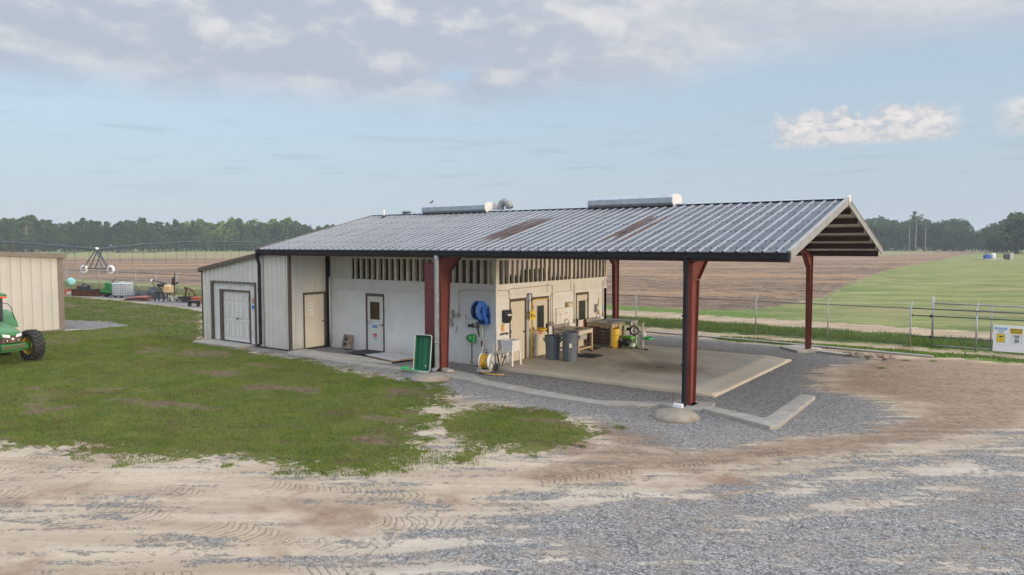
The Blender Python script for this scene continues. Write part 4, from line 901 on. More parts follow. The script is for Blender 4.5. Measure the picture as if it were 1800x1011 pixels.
sheet('post_footing', [(6.79,-2.15),(6.87,-1.40),(7.75,-1.20),(7.85,-1.66),(7.75,-2.12),(7.35,-2.3)], -.1, .03, M['concrete2'], 'concrete footing under the nearest red post', 'footing')
sheet('concrete_kerb', [(7.62,-1.98),(9.56,-2.84),(9.68,-2.62),(9.60,1.03),(9.24,1.08),(9.26,-2.14),(7.56,-1.62)], -.15, .045, M['concrete2'], 'L-shaped raised concrete kerb beside the nearest post', 'kerb')
sheet('post_footing', [(6.24,9.85),(6.65,10.6),(7.66,10.3),(7.71,9.49),(7.12,9.0)], -.1, .045, M['concrete'], 'pale concrete footing under the far right post', 'footing')
sheet('concrete_strip', [(7.57,9.95),(9.52,9.32),(9.2,9.02),(7.6,9.5)], -.1, .03, M['concrete'], 'short concrete strip running right from the far post', 'concrete strip')
sheet('concrete_slab', [(-13.55,-2.66),(-13.77,-1.78),(-10.55,-1.78),(-10.57,-2.52)], -.1, .025, M['concrete2'], 'concrete step before the double white doors', 'concrete slab')
sheet('concrete_strip', [(-1.6,11.75),(4.2,11.46),(8.6,11.09),(11.3,10.82),(11.3,10.6),(8.6,10.8),(4.2,11.15),(-1.6,11.45)], -.1, .02, M['concrete2'], 'low concrete edging between the gravel and the fence', 'concrete strip')
def dome(x, y, r, hh, label):
    mb = MB(); prof = [(r*math.cos(t)*(1), hh*math.sin(t)) for t in (-.25,0,.25,.5,.75,1.0,1.25,1.5)]
    mb.lathe(prof, 28); o_ = mb.build('concrete_mound', M['dome']); o_.location = (x,y,-.03)
    for v_ in o_.data.vertices: v_.co.x *= 1+.06*math.sin(3*math.atan2(v_.co.y,v_.co.x)); v_.co.z += .01*math.sin(v_.co.x*9)
    tag(o_, label, 'concrete mound', 'concrete mounds at the post feet')
dome(7.48,-2.98,.52,.19,'round concrete mound in the gravel by the nearest post'); dome(-.36,-2.78,.58,.14,'low concrete mound at the lawn edge by the green tray')
m_ = MB(); m_.box(7.25,7.47,-2.62,-2.50,.10,.19); tag(m_.build('concrete_block', M['white'], bevel=.01), 'small white block on the concrete mound', 'block')
# ------------------------------------------------------------------ things on and by the walls
RX = lambda a: Matrix.Rotation(a,4,'X'); RY = lambda a: Matrix.Rotation(a,4,'Y'); RZ = lambda a: Matrix.Rotation(a,4,'Z'); T = Matrix.Translation
# blue hose reel on the shaded wall
t = thing('hose_reel', 'big blue hose reel mounted on the shaded white wall', 'hose reel', (-.42,-.36,1.82))
mb = MB()
for x in (-.10,.10):
    mb.lathe([(.10,x-.012),(.30,x-.012),(.315,x),(.30,x+.012),(.10,x+.012)], 28, RY(PI/2), cap=False)
    for k in range(3): a = k*2*PI/3+.5; mb.bar((x,0,0),(x,.29*math.cos(a),.29*math.sin(a)),.022,.09)
mb.build('drum_side', M['blue'], t)
mb = MB(); mb.tube([(-.09,0,0),(.09,0,0)], .23, 24); mb.build('wound_hose', M['rubber'], t)
mb = MB(); mb.bar((.14,0,.0),(.14,.22,-.40),.03,.13); mb.bar((-.14,0,0),(-.14,.22,-.40),.03,.13); mb.box(-.19,.19,.05,.36,-.46,-.42); mb.box(-.19,.19,.30,.345,-.46,-.1); mb.bar((.14,.0,.08),(.14,.30,.10),.03,.05); mb.bar((.14,.30,.12),(.14,.30,-.12),.03,.05); mb.lathe([(.06,0),(.06,.05)], 16, T((.13,0,0)) @ RY(PI/2)); mb.build('bracket', M['blue'], t)
mb = MB(); mb.tube([(-.05,-.05,-.38),(-.05,.0,-.62),(-.03,.02,-.78)], .030, 8); mb.tube([(-.03,.02,-.76),(-.02,.02,-.86)], .02, 8); mb.build('hose_end', M['rubber'], t)
# plumbing under the reel
t = thing('water_pipe', 'white plastic water pipe with dark valves below the blue reel', 'pipe', (0,-.05,0))
mb = MB(); mb.tube([(-1.3,0,1.62),(-1.3,0,1.27),(-1.2,0,1.25),(-.58,0,1.25),(-.54,0,1.22),(-.54,0,.78)], .026, 8); mb.tube([(-1.3,0,1.53),(-.55,0,1.53)], .009, 6); mb.tube([(-.54,0,.60),(-.54,0,.04)], .022, 8); mb.build('pipe', M['pvc'], t)
mb = MB(); mb.tube([(-1.12,0,1.25),(-.86,0,1.25)], .045, 8); mb.tube([(-.78,0,1.25),(-.64,0,1.25)], .04, 8); mb.tube([(-1.0,0,1.25),(-1.0,-.1,1.30)], .02, 6); mb.tube([(-.92,0,1.25),(-.92,-.03,1.34)], .03, 8); mb.box(-1.12,-.88,-.05,.0,1.27,1.31); mb.build('valve', M['darkimp'], t)
mb = MB(); mb.tube([(-.54,0,.78),(-.54,0,.60)], .045, 10); mb.tube([(-.54,0,.5),(-.54,0,.35)], .03, 8); mb.build('coupling', M['maroon'], t)
# electrical boxes and conduit
t = thing('electrical_box', 'grey electrical box with conduit right of the red post', 'electrical box', (-1.95,-.005,1.60))
mb = MB(); mb.bbox(-.14,.14,-.12,0,-.13,.14,.012); mb.build('box', M['plate'], t)
mb = MB(); mb.lathe([(.09,0),(.09,.08),(.06,.10)], 14, T((.02,0,-.33)) @ RX(PI/2)); mb.build('meter', M['plate'], t)
mb = MB(); mb.tube([(.14,-.05,-.02),(.36,-.05,-.02),(.40,-.05,.02),(.40,-.05,.72),(.44,-.05,.80),(.54,-.05,.84),(1.85,-.03,.86)], .016, 6); mb.box(.26,.42,-.09,0,-.08,.03); mb.tube([(.02,-.04,-.13),(.02,-.04,-.25)], .014, 6); mb.build('conduit', M['greypvc'], t)
t = thing('wall_hook', 'small dark hook on the white wall beside the red post', 'hook', (-1.66,-.004,1.08))
mb = MB(); mb.tube([(0,0,.12),(0,-.03,.11),(0,-.03,-.04),(0,-.05,-.08),(0,-.09,-.07),(0,-.10,-.02)], .009, 6); mb.build('hook', M['darkimp'], t)
t = thing('hose_hanger_box', 'green valve box on a thin dark pole against the wall', 'valve box', (-.93,-.12,0))
mb = MB(); mb.bbox(-.11,.11,-.06,.11,.72,.98,.02); mb.lathe([(.10,0),(.10,.05),(.05,.09)], 14, T((-.06,-.06,.86)) @ RX(PI/2)); mb.build('box', M['boxgreen'], t)
mb = MB(); mb.tube([(0,0,.72),(0,0,.12)], .018, 8); mb.build('pole', M['darkimp'], t)
mb = MB(); mb.tube([(0,0,.0),(0,0,.17)], .035, 8); mb.tube([(-.05,0,.06),(.06,0,.06)], .022, 8); mb.build('tap', M['greywood'], t)
# conduit runs on the sunlit wall (each its own thing)
def conduit(pts, label, box=None, m='greypvc', r=.014):
    t = thing('conduit', label, 'conduit', (0,0,0)); mb = MB(); mb.tube(pts, r, 6); mb.build('pipe', M[m], t)
    if box: mb = MB(); mb.bbox(.0,.07,box[0]-.05,box[0]+.05,box[1]-.08,box[1]+.08,.008); mb.build('outlet_box', M['steeltop'], t)
    return t
conduit([(.02,.1,2.46),(.02,.62,2.44),(.02,.70,2.38),(.02,.70,2.14)], 'thin grey conduit bending down left of the plain door')
conduit([(.02,.72,2.47),(.02,3.2,2.50)], 'thin grey conduit running level under the open studs')
conduit([(.025,3.33,2.5),(.025,3.33,1.12)], 'brown conduit dropping to an outlet left of the whiteboard', (3.33,1.08), 'stud')
conduit([(.02,3.20,1.15),(.02,3.20,2.0),(.02,3.26,2.18),(.02,3.6,2.22),(.02,4.8,2.22)], 'pale conduit arching over from the eyewash door frame', (3.20,1.1), 'stud')
conduit([(.025,4.86,2.45),(.025,4.86,1.1)], 'brown conduit dropping left of the far door', (4.86,1.05), 'stud')
conduit([(.025,7.1,2.5),(.025,7.1,1.2)], 'dark conduit near the far corner of the sunlit wall', (7.1,1.12), 'greypvc')
# towel dispenser
t = thing('towel_dispenser', 'black paper towel dispenser left of the plain cream door', 'towel dispenser', (0,.45,1.60))
mb = MB(); mb.prism([(0,-.20),(.15,-.20),(.19,-.12),(.22,.05),(.20,.16),(.14,.20),(0,.20)], -.15, .15, Matrix(((1,0,0,0),(0,0,1,0),(0,1,0,0),(0,0,0,1)))); mb.build('case', M['black'], t, bevel=.02)
mb = MB(); mb.box(.205,.222,-.10,.10,.02,.07); mb.build('window', M['lens'], t)
mb = MB(); mb.box(.06,.16,-.10,.10,-.225,-.20); mb.build('slot', M['rubber'], t)
def marks(txt, sz, m, parent, Mx):
    """rows of small print too small to read: letter-sized strokes"""
    mb = MB(); rows = txt.split('\n'); rnd = random.Random(len(txt)+int(sz*1e4))
    for r_, row in enumerate(rows):
        y = (len(rows)/2-.5-r_)*sz*1.1; x = -len(row)*sz*.33
        for ch in row:
            if ch != ' ':
                w_ = sz*rnd.uniform(.34,.5); h_ = sz*rnd.uniform(.6,.72)
                mb.box(x,x+w_*.35,y-h_/2,y+h_/2,0,.0008,Mx)
                q = rnd.choice((-.5,0,.38)); mb.box(x+w_*.35,x+w_,y+h_*q,y+h_*(q+.2),0,.0008,Mx)
                if rnd.random() < .6: mb.box(x+w_*.75,x+w_,y-h_/2,y+h_*rnd.choice((0,.5))-.001,.0002,.0007,Mx)
            x += sz*.66
    return mb.build('lettering', m, parent)
def notice(name, label, cat, n, loc, w_, h_, m, lines=(), frame=None):
    t = thing(name, label, cat, loc); mb = MB()
    if n == '-y': mb.box(-w_/2,w_/2,-.006,0,-h_/2,h_/2)
    else: mb.box(0,.006,-w_/2,w_/2,-h_/2,h_/2)
    mb.build('sheet', M[m], t)
    for txt, sz, mm, u, v_ in lines: marks(txt, sz, M[mm], t, facing((u,-.0075,v_) if n == '-y' else (.0075,u,v_), n))
    return t
def block(t, n, u0, u1, v0, v1, m, name='panel', d=.0075):
    mb = MB()
    if n == '-y': mb.box(u0,u1,-d,-.0055,v0,v1)
    else: mb.box(.0055,d,u0,u1,v0,v1)
    return mb.build(name, M[m], t)
notice('notice','orange paper notice under the black towel dispenser','notice','+x',(.001,.34,1.22),.20,.27,'kraft',[('NOTICE',.045,'rust',0,.05),('WASH\nHANDS',.04,'signred',0,-.05)])
# front door stickers
notice('door_sticker','navy lettered sticker at the left of the white door','sticker','-y',(-5.95,.011,1.04),.24,.17,'wdoor',[('PLEASE\nKNOCK',.062,'navy',0,.015),('before entering',.022,'navy',0,-.07)])
t = notice('door_sticker','blue shield-like sticker in the middle of the white door','sticker','-y',(-5.70,.011,.82),.27,.30,'paper',[('WASH BOOTS',.03,'signblue',0,-.03),('before entry',.03,'navy',0,-.09)])
block(t,'-y',-.125,.125,.03,.145,'signblue'); marks('xxxxxx', .056, M['paper'], t, facing((0,-.0085,.09),'-y'))
t = notice('door_sticker','small red-purple sticker low on the white door','sticker','-y',(-5.69,.011,.58),.19,.12,'signred',[('DANGER',.042,'paper',0,0)])
notice('door_sticker','faint cyan sticker lowest on the white door','sticker','-y',(-5.68,.011,.45),.16,.06,'plate',[('KEEP CLEAN',.024,'signblue',0,0)])
# eyewash door stickers
t = notice('door_sticker','red and white warning sticker under the window of the eyewash door','sticker','+x',(-.0075,2.58,.87),.22,.17,'signred',[]); block(t,'+x',-.045,.045,-.015,.015,'paper'); block(t,'+x',-.015,.015,-.045,.045,'paper')
notice('door_sticker','striped sticker under the red one on the eyewash door','sticker','+x',(-.0075,2.58,.67),.22,.20,'paper',[('EMERGENCY',.034,'signred',0,.07),('EYE WASH',.042,'navy',0,.02),('SAFETY',.036,'navy',0,-.05)])
# far door notices
notice('notice','red stop notice on the far cream door','notice','+x',(-.0075,5.70,.89),.24,.26,'signred',[('STOP',.075,'paper',0,.06),('DO NOT\nENTER',.045,'paper',0,-.05)])
notice('notice','white paper notice left of the red one on the far door','notice','+x',(-.0075,5.42,.84),.26,.36,'paper',[('NOTICE',.05,'greypvc',0,.10),('AUTHORIZED\nPERSONNEL',.034,'navy',0,-.06),('ONLY',.04,'navy',0,-.14)])
# whiteboard with notes
t = thing('whiteboard', 'white notice board on the sunlit wall above the counter', 'whiteboard', (.001,4.02,1.30))
mb = MB(); mb.box(0,.018,-.42,.42,-.34,.30); mb.build('board', M['paper'], t)
mb = MB(); mb.box(0,.028,-.44,-.42,-.36,.32); mb.box(0,.028,-.42,.42,.30,.32); mb.box(0,.028,-.42,.42,-.36,-.34); mb.build('frame', M['greypvc'], t)
marks('xxxxxx xx', .07, M['greypvc'], t, facing((.0195,-.18,.18),'+x')); marks('xx xxxx', .075, M['signblack'], t, facing((.0195,-.18,.08),'+x')); marks('x', .08, M['signblack'], t, facing((.0195,-.14,-.02),'+x')); marks('xxx', .12, M['signred'], t, facing((.0195,.27,.10),'+x')); marks('xxxx xxx\nxxx xxxx', .04, M['greypvc'], t, facing((.0195,.2,-.14),'+x'))
notice('notice','narrow strip of small notes left of the whiteboard','notice','+x',(.001,3.50,1.32),.13,.46,'paper',[('MON\nTUE\nWED',.05,'greypvc',0,.08),('THU',.05,'greypvc',0,-.15)])
t = thing('wall_light', 'beige box light on the wall above the whiteboard', 'wall light', (0,4.42,1.72)); mb = MB(); mb.bbox(0,.13,-.20,.20,-.08,.09,.02); mb.build('body', M['wood'], t); mb = MB(); mb.box(.13,.145,-.15,.15,-.05,.05); mb.build('lens', M['door'], t)
# soap dispenser, yellow brush, phone-like box by the far door
t = thing('soap_dispenser','grey soap dispenser between far door and corner','soap dispenser',(0,6.52,1.42)); mb = MB(); mb.bbox(0,.12,-.09,.09,-.16,.17,.02); mb.build('case', M['steeltop'], t); mb = MB(); mb.box(.12,.13,-.05,.05,-.02,.09); mb.build('window', M['lens'], t)
t = thing('long_brush','yellow handled brush hanging on the wall near the corner','brush',(.02,6.74,1.25)); mb = MB(); mb.tube([(0,0,.05),(0,0,.58)], .016, 8); mb.build('handle', M['yellow'], t); mb = MB(); mb.box(-.015,.03,-.05,.05,-.07,.06); mb.build('head', M['yellow'], t)
# eyewash and shower station
t = thing('eyewash_station','yellow emergency eyewash and shower pipe beside the glazed door','eyewash station',(.12,1.86,0))
mb = MB(); mb.tube([(0,0,.03),(0,0,2.02)], .030, 10); mb.lathe([(.11,0),(.10,.02),(.04,.03)], 16); mb.tube([(0,0,2.02),(0,.2,2.05),(.0,1.05,2.04),(.05,1.10,2.0)], .016, 8); mb.tube([(0,0,.98),(.25,.18,.98)], .022, 8); mb.tube([(0,0,.62),(.03,.0,.62)], .05, 8); mb.build('pipe', M['yellow'], t)
mb = MB(); mb.lathe([(.05,-.05),(.14,-.02),(.19,.07),(.175,.07),(.12,.0),(.0,-.02)], 22, T((.28,.22,1.0)), cap=False); mb.build('bowl', M['yellow'], t)
mb = MB(); mb.box(.03,.045,-.16,.18,1.38,1.66); mb.build('sign', M['signyellow'], t)
mb = MB(); mb.box(.0455,.048,-.10,-.02,1.45,1.60); mb.box(.0455,.048,.03,.13,1.47,1.52); mb.build('pictogram', M['signblack'], t)
mb = MB(); mb.tube([(-.06,-.14,1.62),(-.06,-.14,2.22),(-.03,-.1,2.27),(-.02,.02,2.27),(-.02,.03,2.02)], .022, 8); mb.build('supply_pipe', M['navy'], t)
mb = MB(); mb.tube([(-.06,-.14,.05),(-.06,-.14,1.62)], .022, 8); mb.build('supply_pipe', M['pvc'], t)
# utility sink
t = thing('utility_sink','white plastic utility sink on four splayed legs by the corner','sink',(.36,.31,0))
mb = MB(); w1, w2 = .25, .20
for (za,zb,a,b) in ((.86,.50,w1,w2),):
    v = [(-a,-a,za),(a,-a,za),(a,a,za),(-a,a,za),(-b,-b,zb),(b,-b,zb),(b,b,zb),(-b,b,zb),(-a+.03,-a+.03,za),(a-.03,-a+.03,za),(a-.03,a-.03,za),(-a+.03,a-.03,za),(-b+.03,-b+.03,zb+.03),(b-.03,-b+.03,zb+.03),(b-.03,b-.03,zb+.03),(-b+.03,b-.03,zb+.03)]
    mb.add(v, [(i,(i+1)%4,4+(i+1)%4,4+i) for i in range(4)]+[(7,6,5,4)]+[(i,8+i,8+(i+1)%4,(i+1)%4) for i in range(4)]+[(8+i,12+i,12+(i+1)%4,8+(i+1)%4) for i in range(4)]+[(12,13,14,15)])
mb.build('basin', M['white'], t, bevel=.008)
for sx in (-1,1):
    for sy in (-1,1):
        mb = MB(); mb.bar((sx*.20,sy*.20,.56),(sx*.235,sy*.235,.02),.07,.03); mb.build('leg', M['white'], t)
mb = MB(); mb.tube([(-.30,-.10,1.03),(-.22,.10,1.03),(-.22,.1,.98)], .022, 8); mb.tube([(-.32,.0,1.02),(-.1,.0,1.07),(-.02,.0,1.05),(-.0,.0,.95)], .014, 8); mb.tube([(-.3,-.14,1.0),(-.3,.2,1.04)], .018, 8); mb.build('tap', M['darkimp'], t)
t = thing('drain_bracket','rough wooden shelf and stop valves under the utility sink','shelf',(.15,-.12,0)); mb = MB(); mb.box(-.1,.38,-.06,.1,.43,.48); mb.build('board', M['stud'], t)
mb = MB(); mb.bar((-.02,.0,.44),(.05,.05,0),.03); mb.bar((.32,.0,.44),(.15,.0,.0),.03); mb.tube([(.2,-.02,.42),(.2,-.02,.34),(.28,-.03,.34)], .02, 6); mb.build('leg', M['darkimp'], t)
# hose cart
t = thing('hose_cart','grey hose cart with yellow hose wound between white discs','hose cart',(.37,-1.0,0),R(12))
for x in (-.15,.15):
    mb = MB(); mb.lathe([(.0,x-.012),(.24,x-.012),(.25,x),(.24,x+.012),(0,x+.012)], 24, T((0,0,.33)) @ RY(PI/2), cap=False); mb.build('disc', M['white'], t)
    for k in range(5): a = k*2*PI/5; mb2 = MB(); 
mb = MB()
for k in range(7): mb.lathe([(.20+.045*math.cos(a)*.5, -.12+.04*k+.022*math.sin(a)) for a in np.linspace(0,2*PI,9)], 26, T((0,0,.33)) @ RY(PI/2), cap=False)
mb.tube([(-.05,-.20,.40),(-.10,-.27,.2),(-.08,-.22,.03),(.1,-.34,.015),(.5,-.42,.012),(.75,-.30,.012)], .018, 8); mb.build('hose', M['hoseyellow'], t)
mb = MB(); mb.tube([(-.19,-.22,.04),(-.19,.12,.70),(-.19,.2,.92),(.19,.2,.92),(.19,.12,.70),(.19,-.22,.04)], .02, 8); mb.bar((-.19,.10,.62),(.19,.10,.62),.03); mb.box(-.2,.2,-.26,.02,.03,.07); mb.bar((.19,.0,.33),(.19,.30,.10),.035); mb.bar((-.19,.0,.33),(-.19,.30,.10),.035); mb.build('frame', M['greypvc'], t)
for x in (-.22,.22): mb = MB(); mb.lathe([(.03,-.025),(.11,-.025),(.12,0),(.11,.025),(.03,.025)], 18, T((x,.26,.115)) @ RY(PI/2), cap=False); mb.build('wheel', M['rubber'], t)
# bins
def bin_(x, y, r, hh, label, label2=True):
    t = thing('trash_bin', label, 'trash bin', (x,y,.03), R(25), 'blue-grey trash bins on the wash pad')
    mb = MB(); mb.lathe([(r*.80,0),(r*.82,.02),(r*.90,hh*.78),(r*.92,hh*.80),(r*.98,hh*.93),(r*1.04,hh*.95),(r*1.04,hh),(r*.95,hh),(r*.90,hh*.86),(r*.78,.04)], 30, cap=False); mb.lathe([(0,.03),(r*.79,.03)],30,cap=False)
    for k in range(14):
        a = k*2*PI/14+.1; mb.bar((r*.81*math.cos(a),r*.81*math.sin(a),.05),(r*.90*math.cos(a),r*.90*math.sin(a),hh*.66),.018,.012)
    mb.build('body', M['binblue'], t)
    for a in (0.2,PI+.2):
        mb = MB(); ca, sa = math.cos(a), math.sin(a); q = lambda rr,s,z: (rr*ca - s*sa, rr*sa + s*ca, z)
        mb.tube([q(r*.95,-.09,hh*.86),q(r*1.18,-.08,hh*.84),q(r*1.18,.08,hh*.84),q(r*.95,.09,hh*.86)], .018, 8); mb.bar(q(r*.9,-.07,hh*.70),q(r*1.12,-.05,hh*.84),.03); mb.bar(q(r*.9,.07,hh*.70),q(r*1.12,.05,hh*.84),.03); mb.build('handle', M['binblue'], t)
    return t
bin_(.83,2.10,.275,.82,'shorter blue-grey trash bin nearest the eyewash door')
b2 = bin_(1.50,2.14,.29,.98,'taller blue-grey trash bin with a white mark in front'); mb = MB(); mb.box(.262,.272,-.05,.04,.48,.62); o_ = mb.build('sticker', M['paper'], b2); o_.rotation_euler.z = R(-80)
# counters with sinks
def counter(x0,x1,y0,y1,zt,label,drum=False):
    t = thing('sink_counter', label, 'counter', ((x0+x1)/2,(y0+y1)/2,.03)); a, b = (x1-x0)/2, (y1-y0)/2
    mb = MB(); sx0, sx1, sy0, sy1 = -.05, .30, -.22, .22
    for q in ((-a,sx0,-b,b),(sx1,a,-b,b),(sx0,sx1,-b,sy0),(sx0,sx1,sy1,b)): mb.box(q[0],q[1],q[2],q[3],zt-.04,zt)
    mb.box(-a,-a+.03,-b,b,zt,zt+.13); mb.build('top', M['steeltop'], t)
    s = MB(); s.box(sx0,sx1,sy0,sy1,zt-.20,zt-.18)
    for q in ((sx0,sx0+.01,sy0,sy1),(sx1-.01,sx1,sy0,sy1),(sx0,sx1,sy0,sy0+.01),(sx0,sx1,sy1-.01,sy1)): s.box(*q,zt-.2,zt-.041)
    s.build('basin', M['darkimp'], t)
    f = MB(); f.tube([(-a+.14,0,zt),(-a+.14,0,zt+.24),(-a+.18,0,zt+.31),(-a+.25,0,zt+.32),(-a+.30,0,zt+.27),(-a+.30,0,zt+.20)], .013, 8); f.tube([(-a+.14,-.08,zt+.04),(-a+.14,.08,zt+.04)], .012, 6); f.build('faucet', M['galv'], t)
    ap = MB(); ap.box(a-.045,a-.01,-b+.02,b-.02,zt-.16,zt-.04); ap.box(-a+.02,a-.02,-b+.02,-b+.05,zt-.15,zt-.04); ap.box(-a+.02,a-.02,b-.05,b-.02,zt-.15,zt-.04); ap.build('apron', M['wood'] if drum else M['door'], t)
    for sx in (-1,1):
        for sy in (-1,1):
            l = MB(); l.box(sx*(a-.045)-.04,sx*(a-.045)+.04,sy*(b-.06)-.04,sy*(b-.06)+.04,.07,zt-.16); lg = l.build('leg', M['wood'], t)
            c = MB(); c.lathe([(.015,-.018),(.035,-.018),(.035,.018),(.015,.018)], 12, T((sx*(a-.045),sy*(b-.06),.037)) @ RX(PI/2)); c.build('caster', M['rubber'], lg)
    st = MB(); st.box(a-.07,a-.03,-b+.1,b-.1,.16,.22); st.box(-a+.05,a-.05,-b+.03,-b+.06,.16,.22); st.build('stretcher', M['wood'], t)
    return t, a, b
t, a, b = counter(.06,1.10,3.35,4.42,.88,'grey-topped wooden sink counter behind the trash bins')
mb = MB(); mb.box(a-.015,a-.005,-b+.12,-b+.62,.52,.70); mb.build('notice_plate', M['greypvc'], t)
t, a, b = counter(.10,1.22,5.62,6.72,.92,'grey-topped sink counter with old planks and a yellow drum',True)
mb = MB()
for k in range(5): mb.box(-a+.03,a-.10,-b+.012,-b+.03,.10+k*.13,.10+k*.13+.12)
mb.box(-a+.02,-a+.05,-b+.03,b-.1,.1,.76); mb.build('plank_side', M['oldwood'], t)
t = thing('grey_bench','grey side table leaning beyond the yellow drum counter','table',(.72,7.05,.03)); mb = MB(); mb.box(-.55,.75,-.28,.28,.90,.94); mb.build('top', M['steeltop'], t)
for sx,sy in ((-.5,-.23),(.7,-.23),(-.5,.23),(.7,.23)): mb = MB(); mb.box(sx-.03,sx+.03,sy-.03,sy+.03,0,.90); mb.build('leg', M['door'], t)
mb = MB(); mb.box(.70,.72,-.28,.28,.62,.90); mb.build('apron', M['steeltop'], t)
t = thing('yellow_drum','yellow plastic drum standing in the frame of the far counter','drum',(1.16,5.92,.03)); mb = MB(); mb.lathe([(.23,0),(.25,.03),(.255,.25),(.262,.27),(.255,.29),(.255,.50),(.262,.52),(.255,.54),(.25,.70),(.24,.73),(.20,.73),(.0,.71)], 26); mb.build('body', M['yellow'], t); mb = MB(); mb.lathe([(.05,0),(.05,.02)], 12, T((.258,0,.42)) @ RY(PI/2)); mb.build('cap', M['darkimp'], t)
# pressure washer
t = thing('pressure_washer','lime green pressure washer on black wheels at the pad edge','pressure washer',(1.72,6.02,.03),R(-12))
mb = MB(); mb.tube([(-.30,-.16,.06),(.32,-.16,.06),(.36,-.16,.20),(.28,-.16,.38),(-.28,-.16,.42)], .018, 8); mb.tube([(-.30,.16,.06),(.32,.16,.06),(.36,.16,.20),(.28,.16,.38),(-.28,.16,.42)], .018, 8)
mb.tube([(-.28,-.16,.42),(-.36,-.16,.9),(-.36,.16,.9),(-.28,.16,.42)], .018, 8); mb.bbox(-.2,.22,-.13,.13,.36,.46,.02); mb.build('frame', M['ltgreen'], t)
mb = MB(); mb.bbox(-.22,.12,-.14,.14,.10,.36,.03); mb.lathe([(.12,0),(.13,.06),(.06,.1)], 16, T((-.02,-.13,.25)) @ RX(PI/2)); mb.build('engine', M['black'], t)
for y in (-.22,.22): mb = MB(); mb.lathe([(.05,-.03),(.14,-.03),(.15,0),(.14,.03),(.05,.03)], 20, T((-.27,y,.15)) @ RX(PI/2), cap=False); mb.lathe([(0,-.01),(.06,-.01),(.06,.01),(0,.01)], 10, T((-.27,y,.15)) @ RX(PI/2)); mb.build('wheel', M['rubber'], t)
for y in (-.13,.13): mb = MB(); mb.lathe([(.0,-.015),(.045,-.015),(.045,.015),(0,.015)], 12, T((.27,y,.045)) @ RX(PI/2)); mb.build('caster', M['rubber'], t)
mb = MB(); mb.bbox(.02,.26,-.1,.1,.08,.2,.02); mb.build('pump', M['white'], t)
t = thing('hose_rack','hose rack with black hose, white spool behind the washer','hose rack',(1.72,6.52,.03)); mb = MB(); mb.box(-.03,.03,-.03,.03,0,.92); mb.box(.32,.37,-.03,.03,0,.95); mb.bar((-.22,0,.78),(.42,0,.92),.04); mb.build('frame', M['door'], t)
mb = MB()
for k in range(3): mb.lathe([(.17+.018*math.cos(a), -.02+.04*k+.018*math.sin(a)) for a in np.linspace(0,2*PI,8)], 22, T((.02,-.04,.62)) @ RX(PI/2), cap=False)
mb.tube([(-.2,0,.68),(-.32,-.03,.66)], .05, 8); mb.build('hose', M['rubber'], t)
mb = MB(); mb.lathe([(.04,-.06),(.13,-.06),(.13,-.04),(.07,-.03),(.07,.03),(.13,.04),(.13,.06),(.04,.06)], 18, T((.36,-.05,.50)) @ RX(PI/2)); mb.build('spool', M['white'], t)
t = thing('green_funnel','green plastic funnel tray hanging out right of the washer','funnel',(2.33,6.50,.40)); mb = MB(); mb.lathe([(.06,-.07),(.17,-.05),(.19,.04),(.17,.04),(.14,-.03),(0,-.04)], 20); mb.tube([(-.12,0,.0),(-.34,.02,.12)], .02, 8); mb.build('bowl', M['hosegreen'], t)
t = thing('spray_wand','thin black spray wand lying on the pad edge','spray wand',(2.15,5.85,.06),R(-20)); mb = MB(); mb.tube([(-.05,0,.02),(.45,0,.03)], .012, 8); mb.tube([(.42,0,.03),(.58,.0,.03)], .025, 8); mb.build('wand', M['rubber'], t)
# mats, plate, block, tray, hose
def mat_thing(x0,x1,y0,y1,z,label):
    mb = MB(); mb.bbox(x0,x1,y0,y1,z,z+.018,.006); o_ = mb.build('floor_mat', M['rubber']); return tag(o_, label, 'floor mat')
mat_thing(-6.1,-5.12,-1.0,-.06,.014,'black rubber mat before the white front door')
mat_thing(1.12,1.85,3.05,3.85,.035,'black rubber mat in front of the nearer counter'); mat_thing(.30,.92,4.6,5.4,.035,'black rubber mat between the two counters')
t = thing('steel_plate','pale steel plate lying on boards beside the black door mat','steel plate',(0,0,.012)); mb = MB(); mb.prism([(-4.98,-1.12),(-3.28,-1.50),(-3.08,-.52),(-4.78,-.14)], .04, .052); mb.build('plate', M['plate'], t); mb = MB(); mb.bar((-4.95,-1.06,.02),(-3.27,-1.44,.02),.07,.038); mb.bar((-3.30,-1.40,.02),(-3.12,-.56,.02),.07,.038); mb.bar((-4.78,-.2,.02),(-3.15,-.58,.02),.07,.038); mb.build('board', M['wood'], t)
t = thing('cinder_block','grey crumbling block frame leaning on the wall under the pipe','block',(-7.05,-.22,0),R(-8)); mb = MB(); Mx = RX(R(-14))
for z in (0,.20,.40): mb.box(-.19,.19,-.1,.1,z,z+.085,Mx)
for x in (-.19,.12): mb.box(x,x+.07,-.095,.095,.085,.40,Mx)
for x in (-.19,.15): mb.box(x,x+.04,-.09,.09,.485,.53,Mx)
mb.build('body', M['greywood'], t, bevel=.012)
t = thing('green_tray','large green plastic tray with a pale rim leaning on the post','tray',(-1.20,-2.26,.02),R(0))
Mx = RY(R(-2)) @ RX(R(-8)); w_, h_ = .35, 1.13; mb = MB()
def rr(w,h,r,n=6):
    p = []
    for cx_,cz_,a0 in ((w-r,r,-PI/2),(w-r,h-r,0),(-w+r,h-r,PI/2),(-w+r,r,PI)): p += [(cx_+r*math.cos(a0+k*PI/2/n), cz_+r*math.sin(a0+k*PI/2/n)) for k in range(n+1)]
    return p
o1, i1, i2 = rr(w_,h_,.07), rr(w_-.02,h_,.06), rr(w_-.06,h_,.05); n_ = len(o1)
i1 = [(x, .02+z*(h_-.04)/h_) for x,z in i1]; i2 = [(x, .05+z*(h_-.1)/h_) for x,z in i2]
